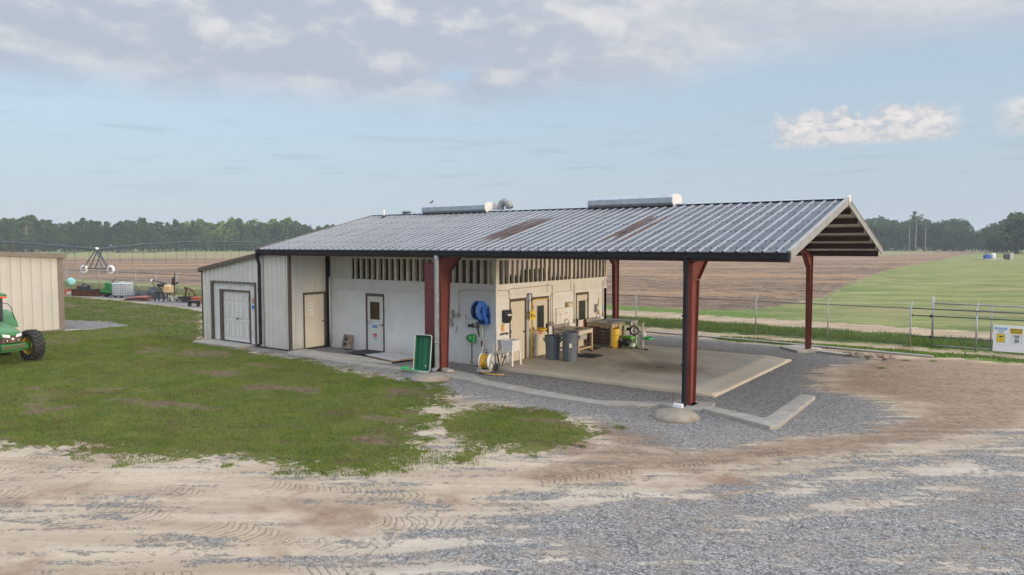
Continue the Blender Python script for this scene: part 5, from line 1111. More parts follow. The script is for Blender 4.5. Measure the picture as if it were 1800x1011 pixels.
V = [(x,0,z) for x,z in o1]+[(x,0,z) for x,z in i1]+[(x,.11,z) for x,z in i2]+[(x,.012,z) for x,z in o1]+[(x,.13,z) for x,z in i2]
V = [tuple(Mx @ Vector(v)) for v in V]; F = []
for i in range(n_):
    j = (i+1)%n_; F += [(n_+i,n_+j,2*n_+j,2*n_+i),(3*n_+j,3*n_+i,4*n_+i,4*n_+j),(3*n_+i,3*n_+j,j,i),(i,j,n_+j,n_+i)]
F += [tuple(range(2*n_,3*n_)), tuple(range(5*n_-1,4*n_-1,-1))]; mb.add(V,F); mb.build('tub', M['greentray'], t)
mb = MB(); mb.tube([tuple(Mx @ Vector((x,-.004,z))) for x,z in o1+[o1[0]]], .012, 6, cap=False); mb.build('rim', M['pvc'], t)
mb = MB(); mb.lathe([(.03,0),(.03,.01)], 14, Mx @ T((.08,.10,.17)) @ RX(PI/2)); mb.build('plug', M['pvc'], t)
mb = MB(); mb.box(-.012,.012,.085,.112,.08,1.05,Mx @ T((-.12,0,0))); mb.box(-.012,.012,.085,.112,.08,1.05,Mx @ T((.12,0,0))); mb.build('groove', M['greentray'], t)
t = thing('hose_coil','bright green hose coiled on the gravel by the green tray','hose',(-1.75,-2.42,.0)); mb = MB()
mb.tube([(.20*math.cos(k*.5)*(1-.01*k), .13*math.sin(k*.5)*(1-.012*k), .03+.004*k) for k in range(30)], .016, 6); mb.tube([(.15,0,.1),(.3,.08,.05),(.45,.1,.03)], .016, 6); mb.build('coil', M['hosegreen'], t)
t = thing('cement_chunk','loose concrete slab lying by the foot of the first post','concrete slab',(-.62,-1.78,.035),R(-20)); mb = MB(); mb.bbox(-.28,.34,-.12,.13,0,.07,.02); mb.build('slab', M['concrete'], t)
t = thing('spade','black spade handle standing beside the hose cart','spade',(.02,-.62,0)); mb = MB(); mb.tube([(0,0,.0),(0,.08,.52)], .016, 8); mb.tube([(-.06,.08,.52),(-.05,.08,.60),(.05,.08,.60),(.06,.08,.52),(-.06,.08,.52)], .014, 6); mb.build('handle', M['rubber'], t); mb = MB(); mb.box(-.09,.09,-.015,.01,.0,.22); mb.build('blade', M['darkimp'], t)
# bin lid by the eyewash door, tin lid on the lean-to
t = notice('notice','blue notice beside the double white doors','notice','-y',(-10.68,-1.745,1.42),.22,.34,'paper',[('KEEP\nLOCKED',.045,'navy',0,-.07)])
block(t,'-y',-.10,.10,.0,.155,'signblue')
t = notice('notice','small dark picture notice above the blue one by the double doors','notice','-y',(-10.66,-1.745,1.74),.16,.20,'steeltop',[]); block(t,'-y',-.07,-.03,-.08,.09,'signred')
notice('notice','narrow white instruction sheet on the cream steel-wall door','notice','+x',(-8.267,-.86,1.50),.17,.48,'paper',[('STOP',.05,'signblack',0,.17),('NO\nENTRY',.05,'navy',0,.03),('ROOM 3',.038,'signblack',0,-.13)])
# bird
t = thing('bird','small dark bird perched on the left ridge ventilator','bird',(-6.5,YR,ZR+.39)); mb = MB()
mb.tube([(-.10,0,.10),(-.05,0,.08),(.0,0,.09),(.06,0,.13),(.09,0,.17),(.115,0,.18),(.14,0,.175)], .03, 10, radii=[.006,.018,.034,.036,.024,.022,.003]); mb.tube([(-.08,0,.09),(-.17,0,.05)], .012, 6, radii=[.016,.008]); mb.tube([(.01,-.012,.07),(.01,-.014,.0)], .004, 5); mb.tube([(.01,.012,.07),(.01,.014,.0)], .004, 5); mb.build('body', M['skin'], t); t.scale = (.85,.85,.85)
# ------------------------------------------------------------------ cream shed on the left
t = thing('metal_shed','cream steel shed with brown trim behind the green tractor','shed',(-22.3,-4.0,0))
mb = MB(); zt = lambda q: 3.36 + q*.055
def flatpanel(mb, L_, z0, top, pitch=.40):
    """wall running from (0,0) towards -y, facing +x: broad flats with narrow grooves"""
    s = 0; pr = [(0,.02)]
    while s < L_: pr += [(s+.02,.02),(s+.17,.026),(s+.19,.026),(s+pitch-.02,.02),(s+pitch-.01,.0),(s+pitch,.0)]; s += pitch
    vs = []
    for q,h_ in pr: vs += [(h_,-q,z0),(h_,-q,top(q))]
    mb.add(vs, [(2*i,2*i+1,2*i+3,2*i+2) for i in range(len(pr)-1)])
flatpanel(mb, 12., .04, zt); mb.box(-10,-.01,-12,0,0,3.36); mb.add([(-.01,0,3.36),(-.01,-12,3.36),(-.01,-12,4.02),(-10,0,3.36),(-10,-12,3.36),(-10,-12,4.02)],[(0,1,2),(3,5,4),(0,2,5,3),(1,4,5,2)])
mb.build('wall', M['shedpanel'], t)
mb = MB(); mb.box(-.06,.045,-.13,.10,.0,3.38); mb.build('corner_trim', M['greytrim'], t)
mb = MB(); mb.box(-.005,.035,-12,.0,.0,.05); mb.build('base_trim', M['greytrim'], t)
mb = MB(); mb.bar((.20,.20,3.42),(.20,-12,4.09),.05,.19); mb.build('rake_trim', M['greytrim'], t)
mb = MB(); mb.bar((-5,.18,3.49),(-5,-12.1,4.165),10.3,.05); mb.build('roof', M['greytrim'], t)
mb = MB(); mb.box(-10,.05,.12,.22,3.28,3.44); mb.build('gutter', M['greytrim'], t)
sheet('concrete_strip', [(-22.4,-12),(-22.05,-12),(-21.9,-4.2),(-20.1,-1.3),(-22.5,-3.7)], -.1, -.02, M['concrete'], 'thin concrete edge along the foot of the cream shed', 'concrete strip')

# ------------------------------------------------------------------ tractor: built facing +x, origin under the front axle
t = thing('tractor','green farm tractor with yellow rims parked at the left edge','tractor',(-13.72,-9.17,-.05),R(6)); t.scale = (.85,.85,.85)
def wheel(name, x, y, r, wd, rim_r, steer, tw, lugs):
    w_ = MB(); mm = T((x,y,r)) @ RZ(steer) @ RX(PI/2); h2 = wd/2
    prof = [(rim_r,-h2*.75),(rim_r+.05,-h2*.95),(r*.80,-h2),(r-.055,-h2*.86),(r-.045,-h2*.5),(r-.04,0),(r-.045,h2*.5),(r-.055,h2*.86),(r*.80,h2),(rim_r+.05,h2*.95),(rim_r,h2*.75)]
    w_.lathe(prof, 40, mm, cap=False)
    for k in range(lugs):
        for sd_ in (-1,1):
            a0 = 2*PI*(k+(.5 if sd_ > 0 else 0))/lugs; pts = []
            for i,(f_,rr_) in enumerate(((.02,r),(.45,r-.004),(.88,r-.015),(1.02,r-.09))):
                a = a0 + sd_*0 + f_*.62*2*PI/lugs*2.0*.55; pts.append(mm @ Vector((math.cos(a)*(rr_-.025), math.sin(a)*(rr_-.025), sd_*f_*h2)))
            for p,q in zip(pts,pts[1:]):
                up_ = (mm.to_3x3() @ Vector((math.cos(a0),math.sin(a0),0))); w_.bar(p,q,.042,.06,up=tuple(up_))
    root = w_.build(name, M['tyre'], t)
    d = MB(); d.lathe([(rim_r+.015,-h2*.78),(rim_r-.02,-h2*.7),(rim_r-.04,-h2*.2),(rim_r*.55,-h2*.1),(.10,-h2*.1),(.10,h2*.0),(rim_r*.55,h2*.0),(rim_r-.06,h2*.1),(rim_r-.02,h2*.7),(rim_r+.015,h2*.78)], 32, mm, cap=False)
    for k in range(8): a = k*PI/4; d.lathe([(.0,0),(.018,0),(.018,.02),(0,.02)], 6, mm @ T((.16*math.cos(a),.16*math.sin(a),-h2*.1-.02)))
    d.build('rim', M['tyellow'], root); return root
wheel('wheel', 0, .98, .635, .44, .36, R(4), .42, 19); wheel('wheel', 0, -.98, .635, .44, .36, R(4), .42, 19)
wheel('wheel', -2.65, 1.02, .90, .52, .52, 0, .5, 21); wheel('wheel', -2.65, -1.02, .90, .52, .52, 0, .5, 21)
mb = MB(); mb.bar((.02,-.75,.56),(.02,.75,.56),.17,.16); mb.bar((0,-.40,.60),(0,.4,.60),.34,.26); mb.lathe([(.13,0),(.17,.05),(.17,.20),(.12,.30)], 16, T((0,.60,.62)) @ RX(-PI/2)); mb.lathe([(.13,0),(.17,.05),(.17,.20),(.12,.30)], 16, T((0,-.60,.62)) @ RX(PI/2)); mb.bar((.16,-.6,.64),(.16,.6,.64),.05); mb.build('front_axle', M['green'], t)
mb = MB(); mb.bbox(.30,.62,-.36,.36,.62,.86,.03); mb.bbox(.55,.74,-.44,.44,.66,.82,.02); mb.box(-.9,.4,-.30,.30,.55,.85); mb.build('front_weight_frame', M['green'], t)
mb = MB(); 
for y in (-.30,-.1,.1,.30): mb.box(.735,.752,y-.075,y+.075,.69,.79)
mb.build('frame_slots', M['grille'], t)
mb = MB(); mb.box(-3.0,.1,-.28,.28,.55,1.0); mb.box(-1.6,-.2,-.22,.22,.95,1.3); mb.build('chassis', M['darkimp'], t)
# hood: rings of a rounded section that drops and narrows to the nose
def ring(x, hw, z0, z1, rd):
    return [(x,-hw,z0),(x,-hw,z1-rd*1.3),(x,-hw+rd*.3,z1-rd*.4),(x,-hw+rd,z1-.02),(x,-hw*.35,z1+.015),(x,hw*.35,z1+.015),(x,hw-rd,z1-.02),(x,hw-rd*.3,z1-rd*.4),(x,hw,z1-rd*1.3),(x,hw,z0)]
rs = [ring(-1.5,.46,.98,1.68,.14),ring(-.8,.45,.98,1.60,.14),ring(-.1,.43,.98,1.49,.14),ring(.35,.40,1.0,1.38,.12),ring(.56,.36,1.06,1.30,.10),ring(.62,.32,1.16,1.25,.07)]
mb = MB(); v = [p for r_ in rs for p in r_]; F = []; n_ = 10
for i in range(len(rs)-1): F += [(i*n_+k,i*n_+k+1,(i+1)*n_+k+1,(i+1)*n_+k) for k in range(n_-1)]
F += [tuple((len(rs)-1)*n_+k for k in range(n_)), tuple(range(n_-1,-1,-1))]
mb.add(v, F, True); mb.build('hood', M['green'], t)
mb = MB(); rs = [[(.30,-.40,.86),(.30,-.40,1.02),(.30,.40,1.02),(.30,.40,.86)],[(.60,-.33,.88),(.60,-.33,1.14),(.60,.33,1.14),(.60,.33,.88)],[(.66,-.24,.90),(.66,-.24,1.10),(.66,.24,1.10),(.66,.24,.90)]]
v = [p for r_ in rs for p in r_]; mb.add(v, [(i*4+k,i*4+(k+1)%4,(i+1)*4+(k+1)%4,(i+1)*4+k) for i in range(2) for k in range(4)]+[(8,9,10,11)]); mb.build('grille', M['grille'], t)
for s_ in (-1,1):
    mb = MB(); v = [(.655,s_*.10,1.10),(.60,s_*.33,1.14),(.58,s_*.34,1.24),(.645,s_*.12,1.20)]; v2 = [(x+.03,y,z) for x,y,z in v]; mb.add(v+v2, [(0,1,2,3),(4,5,6,7),(0,1,5,4),(1,2,6,5),(2,3,7,6),(3,0,4,7)]); mb.build('headlight', M['lens'], t)
    mb = MB(); mb.box(.655,.668,s_*.20-.08,s_*.20+.08,.945,1.03); fg = mb.build('lamp_housing', M['black'], t); mb = MB(); mb.lathe([(.03,0),(.02,.012)], 12, T((.668,s_*.20,.985)) @ RY(PI/2)); mb.build('lamp', M['lens'], fg)
mb = MB(); mb.lathe([(.05,0),(.045,.012)], 16, T((.66,0,1.04)) @ RY(PI/2)); mb.build('badge', M['white'], t)
# cab
mb = MB(); C0 = [(-1.55,.62,1.25),(-1.55,-.62,1.25),(-3.0,.78,1.30),(-3.0,-.78,1.30)]; C1 = [(-1.78,.72,2.50),(-1.78,-.72,2.50),(-3.0,.74,2.50),(-3.0,-.74,2.50)]
for a,b in zip(C0,C1): mb.bar(a,b,.10,.12)
mb.bar(C0[0],C0[1],.08); mb.bar(C1[0],C1[1],.10); mb.bar(C1[0],C1[2],.10); mb.bar(C1[1],C1[3],.10); mb.bar(C1[2],C1[3],.1); mb.box(-3.0,-1.5,-.6,.6,.95,1.3); mb.build('cab_frame', M['black'], t)
mb = MB(); mb.add([(-1.56,.6,1.28),(-1.56,-.6,1.28),(-1.78,-.68,2.46),(-1.78,.68,2.46)],[(0,1,2,3)]); mb.add([(-1.6,.68,1.3),(-2.98,.78,1.33),(-2.98,.74,2.46),(-1.8,.73,2.46)],[(0,1,2,3)]); mb.add([(-1.6,-.68,1.3),(-2.98,-.78,1.33),(-2.98,-.74,2.46),(-1.8,-.73,2.46)],[(0,3,2,1)]); 
gl = bpy.data.materials.new('cab_glass'); gl.use_nodes = True; b_ = gl.node_tree.nodes['Principled BSDF']; b_.inputs['Base Color'].default_value = (.75,.85,.82,1); b_.inputs['Roughness'].default_value = .02; b_.inputs['Transmission Weight'].default_value = .85; b_.inputs['IOR'].default_value = 1.02; b_.inputs['Alpha'].default_value = .45
mb.build('windscreen', gl, t)
mb = MB(); mb.bbox(-3.15,-1.50,-.86,.86,2.50,2.70,.06); mb.build('cab_roof', M['green'], t)
mb = MB(); mb.bbox(-1.66,-1.44,.58,.80,2.50,2.58,.02); mb.bbox(-1.66,-1.44,-.80,-.58,2.50,2.58,.02); mb.build('marker_lamp', M['orange'], t)
mb = MB(); mb.bbox(-2.75,-2.25,-.26,.26,1.3,1.5,.04); mb.bbox(-2.85,-2.72,-.25,.25,1.5,2.1,.04); mb.build('seat', M['rubber'], t)
mb = MB(); mb.tube([(-1.62,.0,1.3),(-1.95,0,1.72)], .03, 8); mb.lathe([(.19+.015*math.cos(a), .015*math.sin(a)) for a in np.linspace(0,2*PI,8)], 20, T((-1.97,0,1.74)) @ RY(R(-40)), cap=False); mb.build('steering_wheel', M['black'], t)
mb = MB(); mb.tube([(-1.72,.70,2.30),(-1.55,.86,2.28),(-1.50,.98,2.10),(-1.45,1.06,1.62)], .016, 8); mb.build('handrail', M['black'], t)
mb = MB(); mb.tube([(-1.10,.50,1.1),(-1.10,.56,1.35),(-.95,.60,1.42)], .045, 8); mb.bbox(.05,.25,.48,.56,1.0,1.2,.02); mb.build('side_lamp', M['black'], t)
for s_ in (-1,1):
    mb = MB(); pr = [(1.02*math.cos(a), 1.02*math.sin(a)) for a in np.linspace(.35,2.5,14)]; v = []
    for (a,b) in pr: v += [(-2.65+a, s_*.78, .92+b),(-2.65+a, s_*1.32, .92+b)]
    v += [(x,y,z-.03) for x,y,z in v]; k_ = len(pr); mb.add(v, [(2*i,2*i+1,2*i+3,2*i+2) for i in range(k_-1)]+[(2*k_+2*i,2*k_+2*i+2,2*k_+2*i+3,2*k_+2*i+1) for i in range(k_-1)]); mb.build('mudguard', M['green'], t)
mb = MB(); mb.tube([(-.7,-.36,1.5),(-.7,-.36,2.1),(-.72,-.36,2.35)], .05, 10); mb.build('exhaust', M['darkimp'], t)

# ------------------------------------------------------------------ chain-link fence along y = 13
FY = 12.95; FH = 1.50
fence = thing('chain_link_fence','long chain-link fence with angled arms between the yard and the ploughed field','fence',(0,FY,0))
px_ = [-76.2,-73.2,-70.2,-67.2,-63.8,-60.3,-56.8,-53.3,-49.9,-46.4,-43.0,-39.2,-35.8,-32.4,-29.,-25.6,-22.2,-18.8,-15.4,-12.0,-8.6,-5.2,-1.37,1.5,4.36,7.31,10.3]
for x in px_:
    mb = MB(); mb.tube([(x,0,-.1),(x,0,FH+.03)], .032 if x < -20 else .028, 8); mb.bar((x,0,FH),(x+.04,.16,FH+.27),.035,.02); p_ = mb.build('post', M['fence'], fence)
mb = MB(); mb.tube([(-76.2,0,FH),(10.3,0,FH)], .024, 8); mb.build('top_rail', M['fencerail'], fence)
mb = MB(); mb.tube([(-76.2,0,.06),(10.3,0,.06)], .006, 4)
for k,(dy,dz) in enumerate(((.04,.08),(.09,.16),(.14,.25))): mb.tube([(-76.2,dy,FH+dz),(10.3,dy,FH+dz)], .0035, 4)
mb.build('tension_wire', M['chain'], fence)
def chainlink(x0, x1, z0, z1, name, parent, y=0, pitch=.085, r=.0028):
    hh = z1-z0; k = int((x1-x0+hh)/pitch); vs = []; fs = []
    for sgn in (1,-1):
        for i in range(k):
            s = x0 - (hh if sgn > 0 else 0) + i*pitch + (0 if sgn > 0 else 0)
            a, b = (s, z0), (s+hh, z1)
            if sgn < 0: a, b = (s, z1), (s+hh, z0)
            ta = max(0,(x0-a[0])/hh); tb = min(1,(x1-a[0])/hh)
            if tb-ta < .02: continue
            p = [(a[0]+hh*q, y+.004*sgn, a[1]+(b[1]-a[1])*q) for q in (ta,tb)]; n = len(vs)
            for c in p: vs += [(c[0]-r,c[1],c[2]),(c[0]+r,c[1],c[2]),(c[0],c[1]+r*1.6,c[2])]
            fs += [(n,n+1,n+4,n+3),(n+1,n+2,n+5,n+4),(n+2,n,n+3,n+5)]
    mb = MB(); mb.add(vs, fs); return mb.build(name, M['chain'], parent)
chainlink(-26, 10.3, .04, FH, 'wire_mesh', fence); chainlink(-76.2, -26, .04, FH, 'wire_mesh', fence, pitch=.16, r=.003)
# sliding gate
gate = thing('sliding_gate','steel framed chain-link sliding gate with rollers right of the fence','gate',(0,13.25,0))
mb = MB()
for (x0,z0,x1,z1) in ((11.02,1.71,19.0,1.71),(11.02,.08,19.0,.08),(11.02,.08,11.02,1.95),(12.88,.08,12.88,1.66),(12.80,1.71,12.88,1.66),(16.,.08,16.,1.7)): mb.tube([(x0,0,z0),(x1,0,z1)], .026, 8)
mb.build('frame', M['fence'], gate)
mb = MB()
for z in (1.22,.42): mb.tube([(10.3,-.14,z),(19.0,-.10,z)], .022, 8)
mb.tube([(10.3,-.3,FH),(19.,-.3,FH)], .024, 8); mb.build('rail', M['fencerail'], gate)
for x,dy,zz in ((11.0,.02,1.98),(12.44,-.26,1.58),(16.1,-.26,1.58)):
    mb = MB(); mb.tube([(x,dy,-.1),(x,dy,zz)], .034, 8)
    if zz < 1.9: mb.bar((x,dy,zz),(x+.04,dy+.14,zz+.26),.035,.02)
    mb.build('post', M['fence'], gate)
for x in (10.3,10.96):
    for z in (1.22,.42): mb = MB(); mb.lathe([(.03,-.03),(.055,-.03),(.04,0),(.055,.03),(.03,.03)], 12, T((x,-.16,z)) @ RX(PI/2)); mb.box(x-.05,x+.05,-.2,-.12,z-.03,z+.03); mb.build('roller', M['rubber'], gate)
chainlink(11.02, 19.0, .08, 1.70, 'wire_mesh', gate)
# sign on the gate
t = thing('warning_sign','white warning board with yellow and blue notices on the gate','sign',(12.96,12.88,.08))
mb = MB(); mb.bbox(0,1.30,-.008,.008,.0,.96,.004); mb.build('board', M['signwhite'], t)
def sb(x0,x1,z0,z1,m,d=.0105,name='panel'): q = MB(); q.box(x0,x1,-d,-.0078,z0,z1); return q.build(name, M[m], t)
def st_(txt,x,z,s,m,bold=.002): return lettering(txt,s,M[m],t,facing((x,-.0125,z),'-y'),bold=bold)
sb(.05,.41,.80,.875,'signblue'); st_('NOTICE',.23,.838,.075,'paper',.003)
marks('xxxxxxxxxxx\nxxxxxxxxxx',.036,M['navy'],t,facing((.24,-.0085,.755),'-y')); st_('ONLY',.23,.70,.045,'signblue')
sb(.50,.87,.66,.86,'signyellow'); sb(.51,.86,.775,.85,'signblack',.0112); st_('CAUTION',.685,.812,.07,'signyellow',.003); st_('PESTICIDES',.685,.72,.062,'signblack',.003)
sb(.105,.355,.33,.645,'signblack'); sb(.115,.345,.34,.635,'signyellow',.0112)
mb = MB(); mb.prism([(.15,.52),(.20,.57),(.27,.58),(.31,.545),(.30,.52),(.26,.535),(.22,.51),(.185,.53)], .0112, .0122, Matrix(((1,0,0,0),(0,0,-1,0),(0,1,0,0),(0,0,0,1)))); mb.build('pictogram', M['signblack'], t)
marks('xxxxx\nxxxx\nxxxxx',.034,M['rust'],t,facing((.235,-.0115,.43),'-y'))
for q in ((.555,.85,.32,.325),(.555,.85,.635,.64),(.555,.56,.325,.635),(.845,.85,.325,.635)): sb(*q,'signblack')
st_('SPEED',.70,.585,.068,'signblack',.002); st_('LIMIT',.70,.52,.06,'signblack',.002); st_('20',.70,.41,.145,'signblack',.005)
marks('xxxxx',.03,M['signred'],t,facing((.20,-.0085,.245),'-y')); marks('xxxx xxxxxx xxxxx',.024,M['greypvc'],t,facing((.62,-.0085,.235),'-y')); marks('xxxxx',.024,M['greypvc'],t,facing((.34,-.0085,.245),'-y'))
sb(.93,1.27,.80,.875,'signred'); marks('xxxxxx',.06,M['paper'],t,facing((1.10,-.0115,.838),'-y')); marks('xxxxxxxx\nxxxxxx\nxxxxxxx',.045,M['signblack'],t,facing((1.10,-.0085,.60),'-y'))
# dead weeds by the gravel near the gate
def deadweed(x, y, label, s=1.):
    t = thing('dead_weed',label,'weed',(x,y,-.03),0,'dead weeds on the bare dirt'); mb = MB(); rnd = random.Random(int(x*100))
    for k in range(14):
        a = rnd.uniform(0,2*PI); r_ = rnd.uniform(.15,.4)*s; zz = rnd.uniform(.06,.22)*s; p = (r_*math.cos(a),r_*math.sin(a),zz); mb.tube([(0,0,0),(p[0]*.5,p[1]*.5,zz*.9),p], .008, 4)
        for j in range(3): b = rnd.uniform(0,2*PI); mb.tube([p,(p[0]+.08*math.cos(b),p[1]+.08*math.sin(b),p[2]+rnd.uniform(-.03,.05))], .006, 4)
    mb.build('stems', M['weed'], t)
deadweed(9.0,9.15,'brown dead weed nearest the concrete strip',.75); deadweed(10.0,9.0,'brown dead weed on the bare dirt below the gate',.8); deadweed(9.5,8.95,'small brown dead weed between two larger ones',.55)

# ------------------------------------------------------------------ implements parked along the back
def disc(mb, x, y, z, r, ax='y', tilt=.3): mb.lathe([(0,-.02),(r*.6,-.01),(r,.04),(r*.98,.05),(r*.6,.01),(0,.0)], 16, T((x,y,z)) @ (RX(PI/2) if ax == 'y' else RY(PI/2)) @ RX(tilt), cap=False)
t = thing('tank_trailer','turquoise round tank on a faded red frame beside the cream shed','tank trailer',(-47.2,6.6,0),R(-20))
mb = MB(); mb.lathe([(0,-.9),(.16,-.9),(.28,-.84),(.30,-.7),(.30,.7),(.28,.84),(.16,.9),(0,.9)], 24, T((0,0,1.05)) @ RY(PI/2)); mb.build('tank', M['turq'], t)
mb = MB(); 
for y in (-.4,.4): mb.bar((-1.2,y,.45),(1.6,y,.45),.1)
for x in (-1.1,-.3,.5,1.3): mb.bar((x,-.5,.4),(x,.5,.4),.08); mb.bar((x,-.4,.4),(x+.1,-.45,.05),.06); mb.bar((x,.4,.45),(x,.4,.75),.06)
mb.build('frame', M['redimp'], t)
t = thing('disc_harrow','long dark disc harrow with rows of rusty discs','disc harrow',(-44.9,7.0,0),R(24)); t.scale = (0.78,)*3; mb = MB()
for y in (-.6,.0,.6): mb.bar((-1.6,y,.62),(1.5,y,.58),.10); 
for x in (-1.5,-.5,.5,1.4): mb.bar((x,-.7,.66),(x,.7,.66),.10)
mb.bar((-1.4,0,.66),(-.8,.1,1.2),.08); mb.bar((-.8,.1,1.2),(.3,0,.9),.08); mb.bar((1.4,0,.6),(2.5,0,.4),.09); mb.bbox(-1.3,-.2,-.3,.3,.7,1.0,.05); mb.build('frame', M['darkimp'], t)
for k in range(9):
    for x_,y_ in ((-1.5,-.5),(-1.4,.5)): mb = MB(); disc(mb,x_+k*.36,y_,.28,.27,'x'); mb.build('disc', M['rust'], t)
t = thing('plough','dark rusty plough with a hitch frame sticking up','plough',(-43.6,8.3,0),R(30)); mb = MB()
mb.bar((-.5,0,.5),(.9,0,.5),.12); mb.bar((-.4,-.3,.4),(-.25,0,1.15),.08); mb.bar((-.4,.3,.4),(-.25,0,1.15),.08); mb.bar((-.25,0,1.15),(.6,0,.55),.07); mb.bar((-.25,0,1.1),(.0,.2,1.4),.06)
for x in (-.2,.3,.8): mb.bar((x,0,.5),(x+.1,.1,.05),.08); mb.prism([(x,0),(x+.35,.05),(x+.3,.3),(x+.05,.25)], -.02, .05, RX(PI/2))
mb.build('frame', M['rust'], t)
t = thing('planter','green planter unit with hoppers left of the white tank cage','planter',(-42.6,7.6,0),R(25)); mb = MB()
mb.prism([(-.45,.35),(.35,.25),(.45,.75),(.1,1.05),(-.35,1.1)], -.35, .35, RX(PI/2)); mb.bar((-.6,-.5,.5),(.8,-.5,.3),.14); mb.bar((.4,-.6,.3),(.55,-.6,1.0),.14); mb.build('hopper', M['impgreen'], t)
mb = MB(); mb.bar((-.9,0,.4),(.9,0,.4),.12)
for y in (-.3,.3): mb.lathe([(.0,-.06),(.28,-.06),(.30,0),(.28,.06),(0,.06)], 16, T((-.3,y,.3)) @ RX(PI/2))
mb.build('frame', M['darkimp'], t)
t = thing('tank_cage','white liquid tank in a galvanised cage on a pallet','tank',(-41.3,7.75,0),R(26)); mb = MB()
mb.bbox(-.56,.56,-.48,.48,.20,1.12,.06); mb.lathe([(.12,0),(.12,.06),(.0,.06)], 14, T((0,0,1.12))); mb.build('bottle', M['white'], t)
mb = MB()
for z in (.2,.36,.52,.68,.84,1.0,1.14):
    for y in (-.51,.51): mb.tube([(-.6,y,z),(.6,y,z)], .014, 5)
    for x in (-.6,.6): mb.tube([(x,-.51,z),(x,.51,z)], .014, 5)
for k in range(7):
    for y in (-.51,.51): mb.tube([(-.6+.2*k,y,.16),(-.6+.2*k,y,1.14)], .014, 5)
for k in range(6):
    for x in (-.6,.6): mb.tube([(x,-.51+.204*k,.16),(x,-.51+.204*k,1.14)], .014, 5)
mb.build('cage', M['galv'], t)
mb = MB(); mb.box(-.6,.6,-.5,.5,.12,.17)
for x in (-.5,0,.5): mb.box(x-.08,x+.08,-.5,.5,0,.12)
mb.build('pallet', M['galv'], t)
t = thing('tarp_heap','black tarpaulin heaped over an implement right of the tank cage','tarp',(-38.6,8.4,0),R(25)); t.scale = (0.9,)*3; mb = MB()
n_ = 22; v = []; F = []
for j in range(n_):
    for i in range(n_):
        u, w_ = i/(n_-1)*2-1, j/(n_-1)*2-1; e = max(0, 1-(u*u)**1.4)*max(0,1-(w_*w_)**1.4); z = .75*e**.55*(1+.25*math.sin(u*5+w_*2)+.16*math.sin(w_*11+u*9)) - .03
        v.append((u*1.25, w_*.75, z))
for j in range(n_-1):
    for i in range(n_-1): a = j*n_+i; F.append((a,a+1,a+n_+1,a+n_))
mb.add(v,F,True); mb.build('cover', M['tarp'], t); mb = MB(); mb.tube([(-1.1,-.6,.7),(-.95,-.65,.35),(-.7,-.7,.1)], .04, 6); mb.bar((-1.3,-.2,.2),(-1.0,-.1,.9),.07); mb.build('strut', M['galv'], t)
t = thing('sheet_stack','rusty red roofing sheets lying before the black tarpaulin','metal sheets',(-37.6,7.0,0),R(30)); t.scale = (0.62,)*3; mb = MB()
for k in range(5):
    a, b = -1.5+.07*k, 1.7-.05*k; z = .05+.05*k; s = [(a+i*.11, z+(.025 if i%2 else 0)+.10*math.sin((i-4)/8)) for i in range(int((b-a)/.11))]
    v = []; 
    for x,zz in s: v += [(x,-.7+.05*k,zz),(x,.6+.03*k,zz+.12)]
    mb.add(v, [(2*i,2*i+2,2*i+3,2*i+1) for i in range(len(s)-1)])
mb.build('sheets', M['tin'], t); mb = MB(); mb.box(-1.6,-1.2,-.75,-.6,.0,.06); mb.bar((-1.5,-.7,.05),(-.9,-.6,.24),.08); mb.box(-1.,1.,-.5,.4,0,.05); mb.build('timber', M['wood'], t)
t = thing('boom_sprayer','old sprayer with a square tan tank and a tall mast','sprayer',(-34.9,7.6,0),R(28)); t.scale = (0.72,)*3; mb = MB()
mb.bbox(-.0,.75,-.35,.35,.85,1.60,.10); mb.lathe([(.14,0),(.14,.06),(0,.07)], 14, T((.4,0,1.6))); mb.build('tank', M['tantank'], t, bevel=.04)
mb = MB(); 
for x,y in ((.0,-.35),(.7,-.35),(.0,.35),(.7,.35),(-.9,-.3),(-.9,.3)): mb.bar((x,y,0),(x+.05,y,.9),.09)
mb.bar((-1.1,-.3,.85),(.9,-.3,.85),.09); mb.bar((-1.1,.3,.85),(.9,.3,.85),.09); mb.bar((.75,.3,.5),(.85,.3,2.75),.07); mb.bar((.6,.3,1.6),(1.2,.3,1.85),.14); mb.bar((.62,.3,1.5),(.72,.3,2.3),.22); mb.bar((-1.4,0,2.05),(.1,0,1.75),.08); mb.bar((-1.4,0,2.0),(-.85,0,1.0),.05); mb.bar((-.9,0,.4),(-.5,0,1.7),.07); mb.tube([(-.5,0,1.3),(-.3,.1,.5),(0,0,.2)], .06, 6); mb.bbox(-.7,-.2,-.25,.25,1.4,1.75,.05); mb.bar((.3,-.1,.85),(.35,-.1,.2),.1); mb.build('frame', M['darkimp'], t)
mb = MB(); mb.lathe([(.0,0),(.11,0),(.11,.22),(0,.24)], 12, T((-1.42,0,1.9))); mb.build('float', M['white'], t)
t = thing('brush_heap','pale dry branches lying beside the sprayer','branches',(-33.9,7.9,0),R(10)); t.scale = (0.7,)*3; mb = MB(); rnd = random.Random(5)
for k in range(26): a = rnd.uniform(-1.2,1.2); b = rnd.uniform(-.5,.5); mb.tube([(a,b,.05),(a*.6+rnd.uniform(-.5,.5),b+rnd.uniform(-.4,.4),rnd.uniform(.3,.75))], .02, 4)
mb.build('stems', M['stud'], t)
t = thing('chain_harrow','dark rusty tined harrow with a brown bent frame on top','harrow',(-33.0,8.3,0),R(24)); t.scale = (0.75,)*3; mb = MB()
for y in (-.4,0,.4): mb.bar((-1.1,y,.45),(1.1,y,.45),.1)
for k in range(12): 
    for y in (-.4,0,.4): mb.bar((-1.05+.19*k,y,.48),(-1.0+.19*k,y-.05,.05),.05)
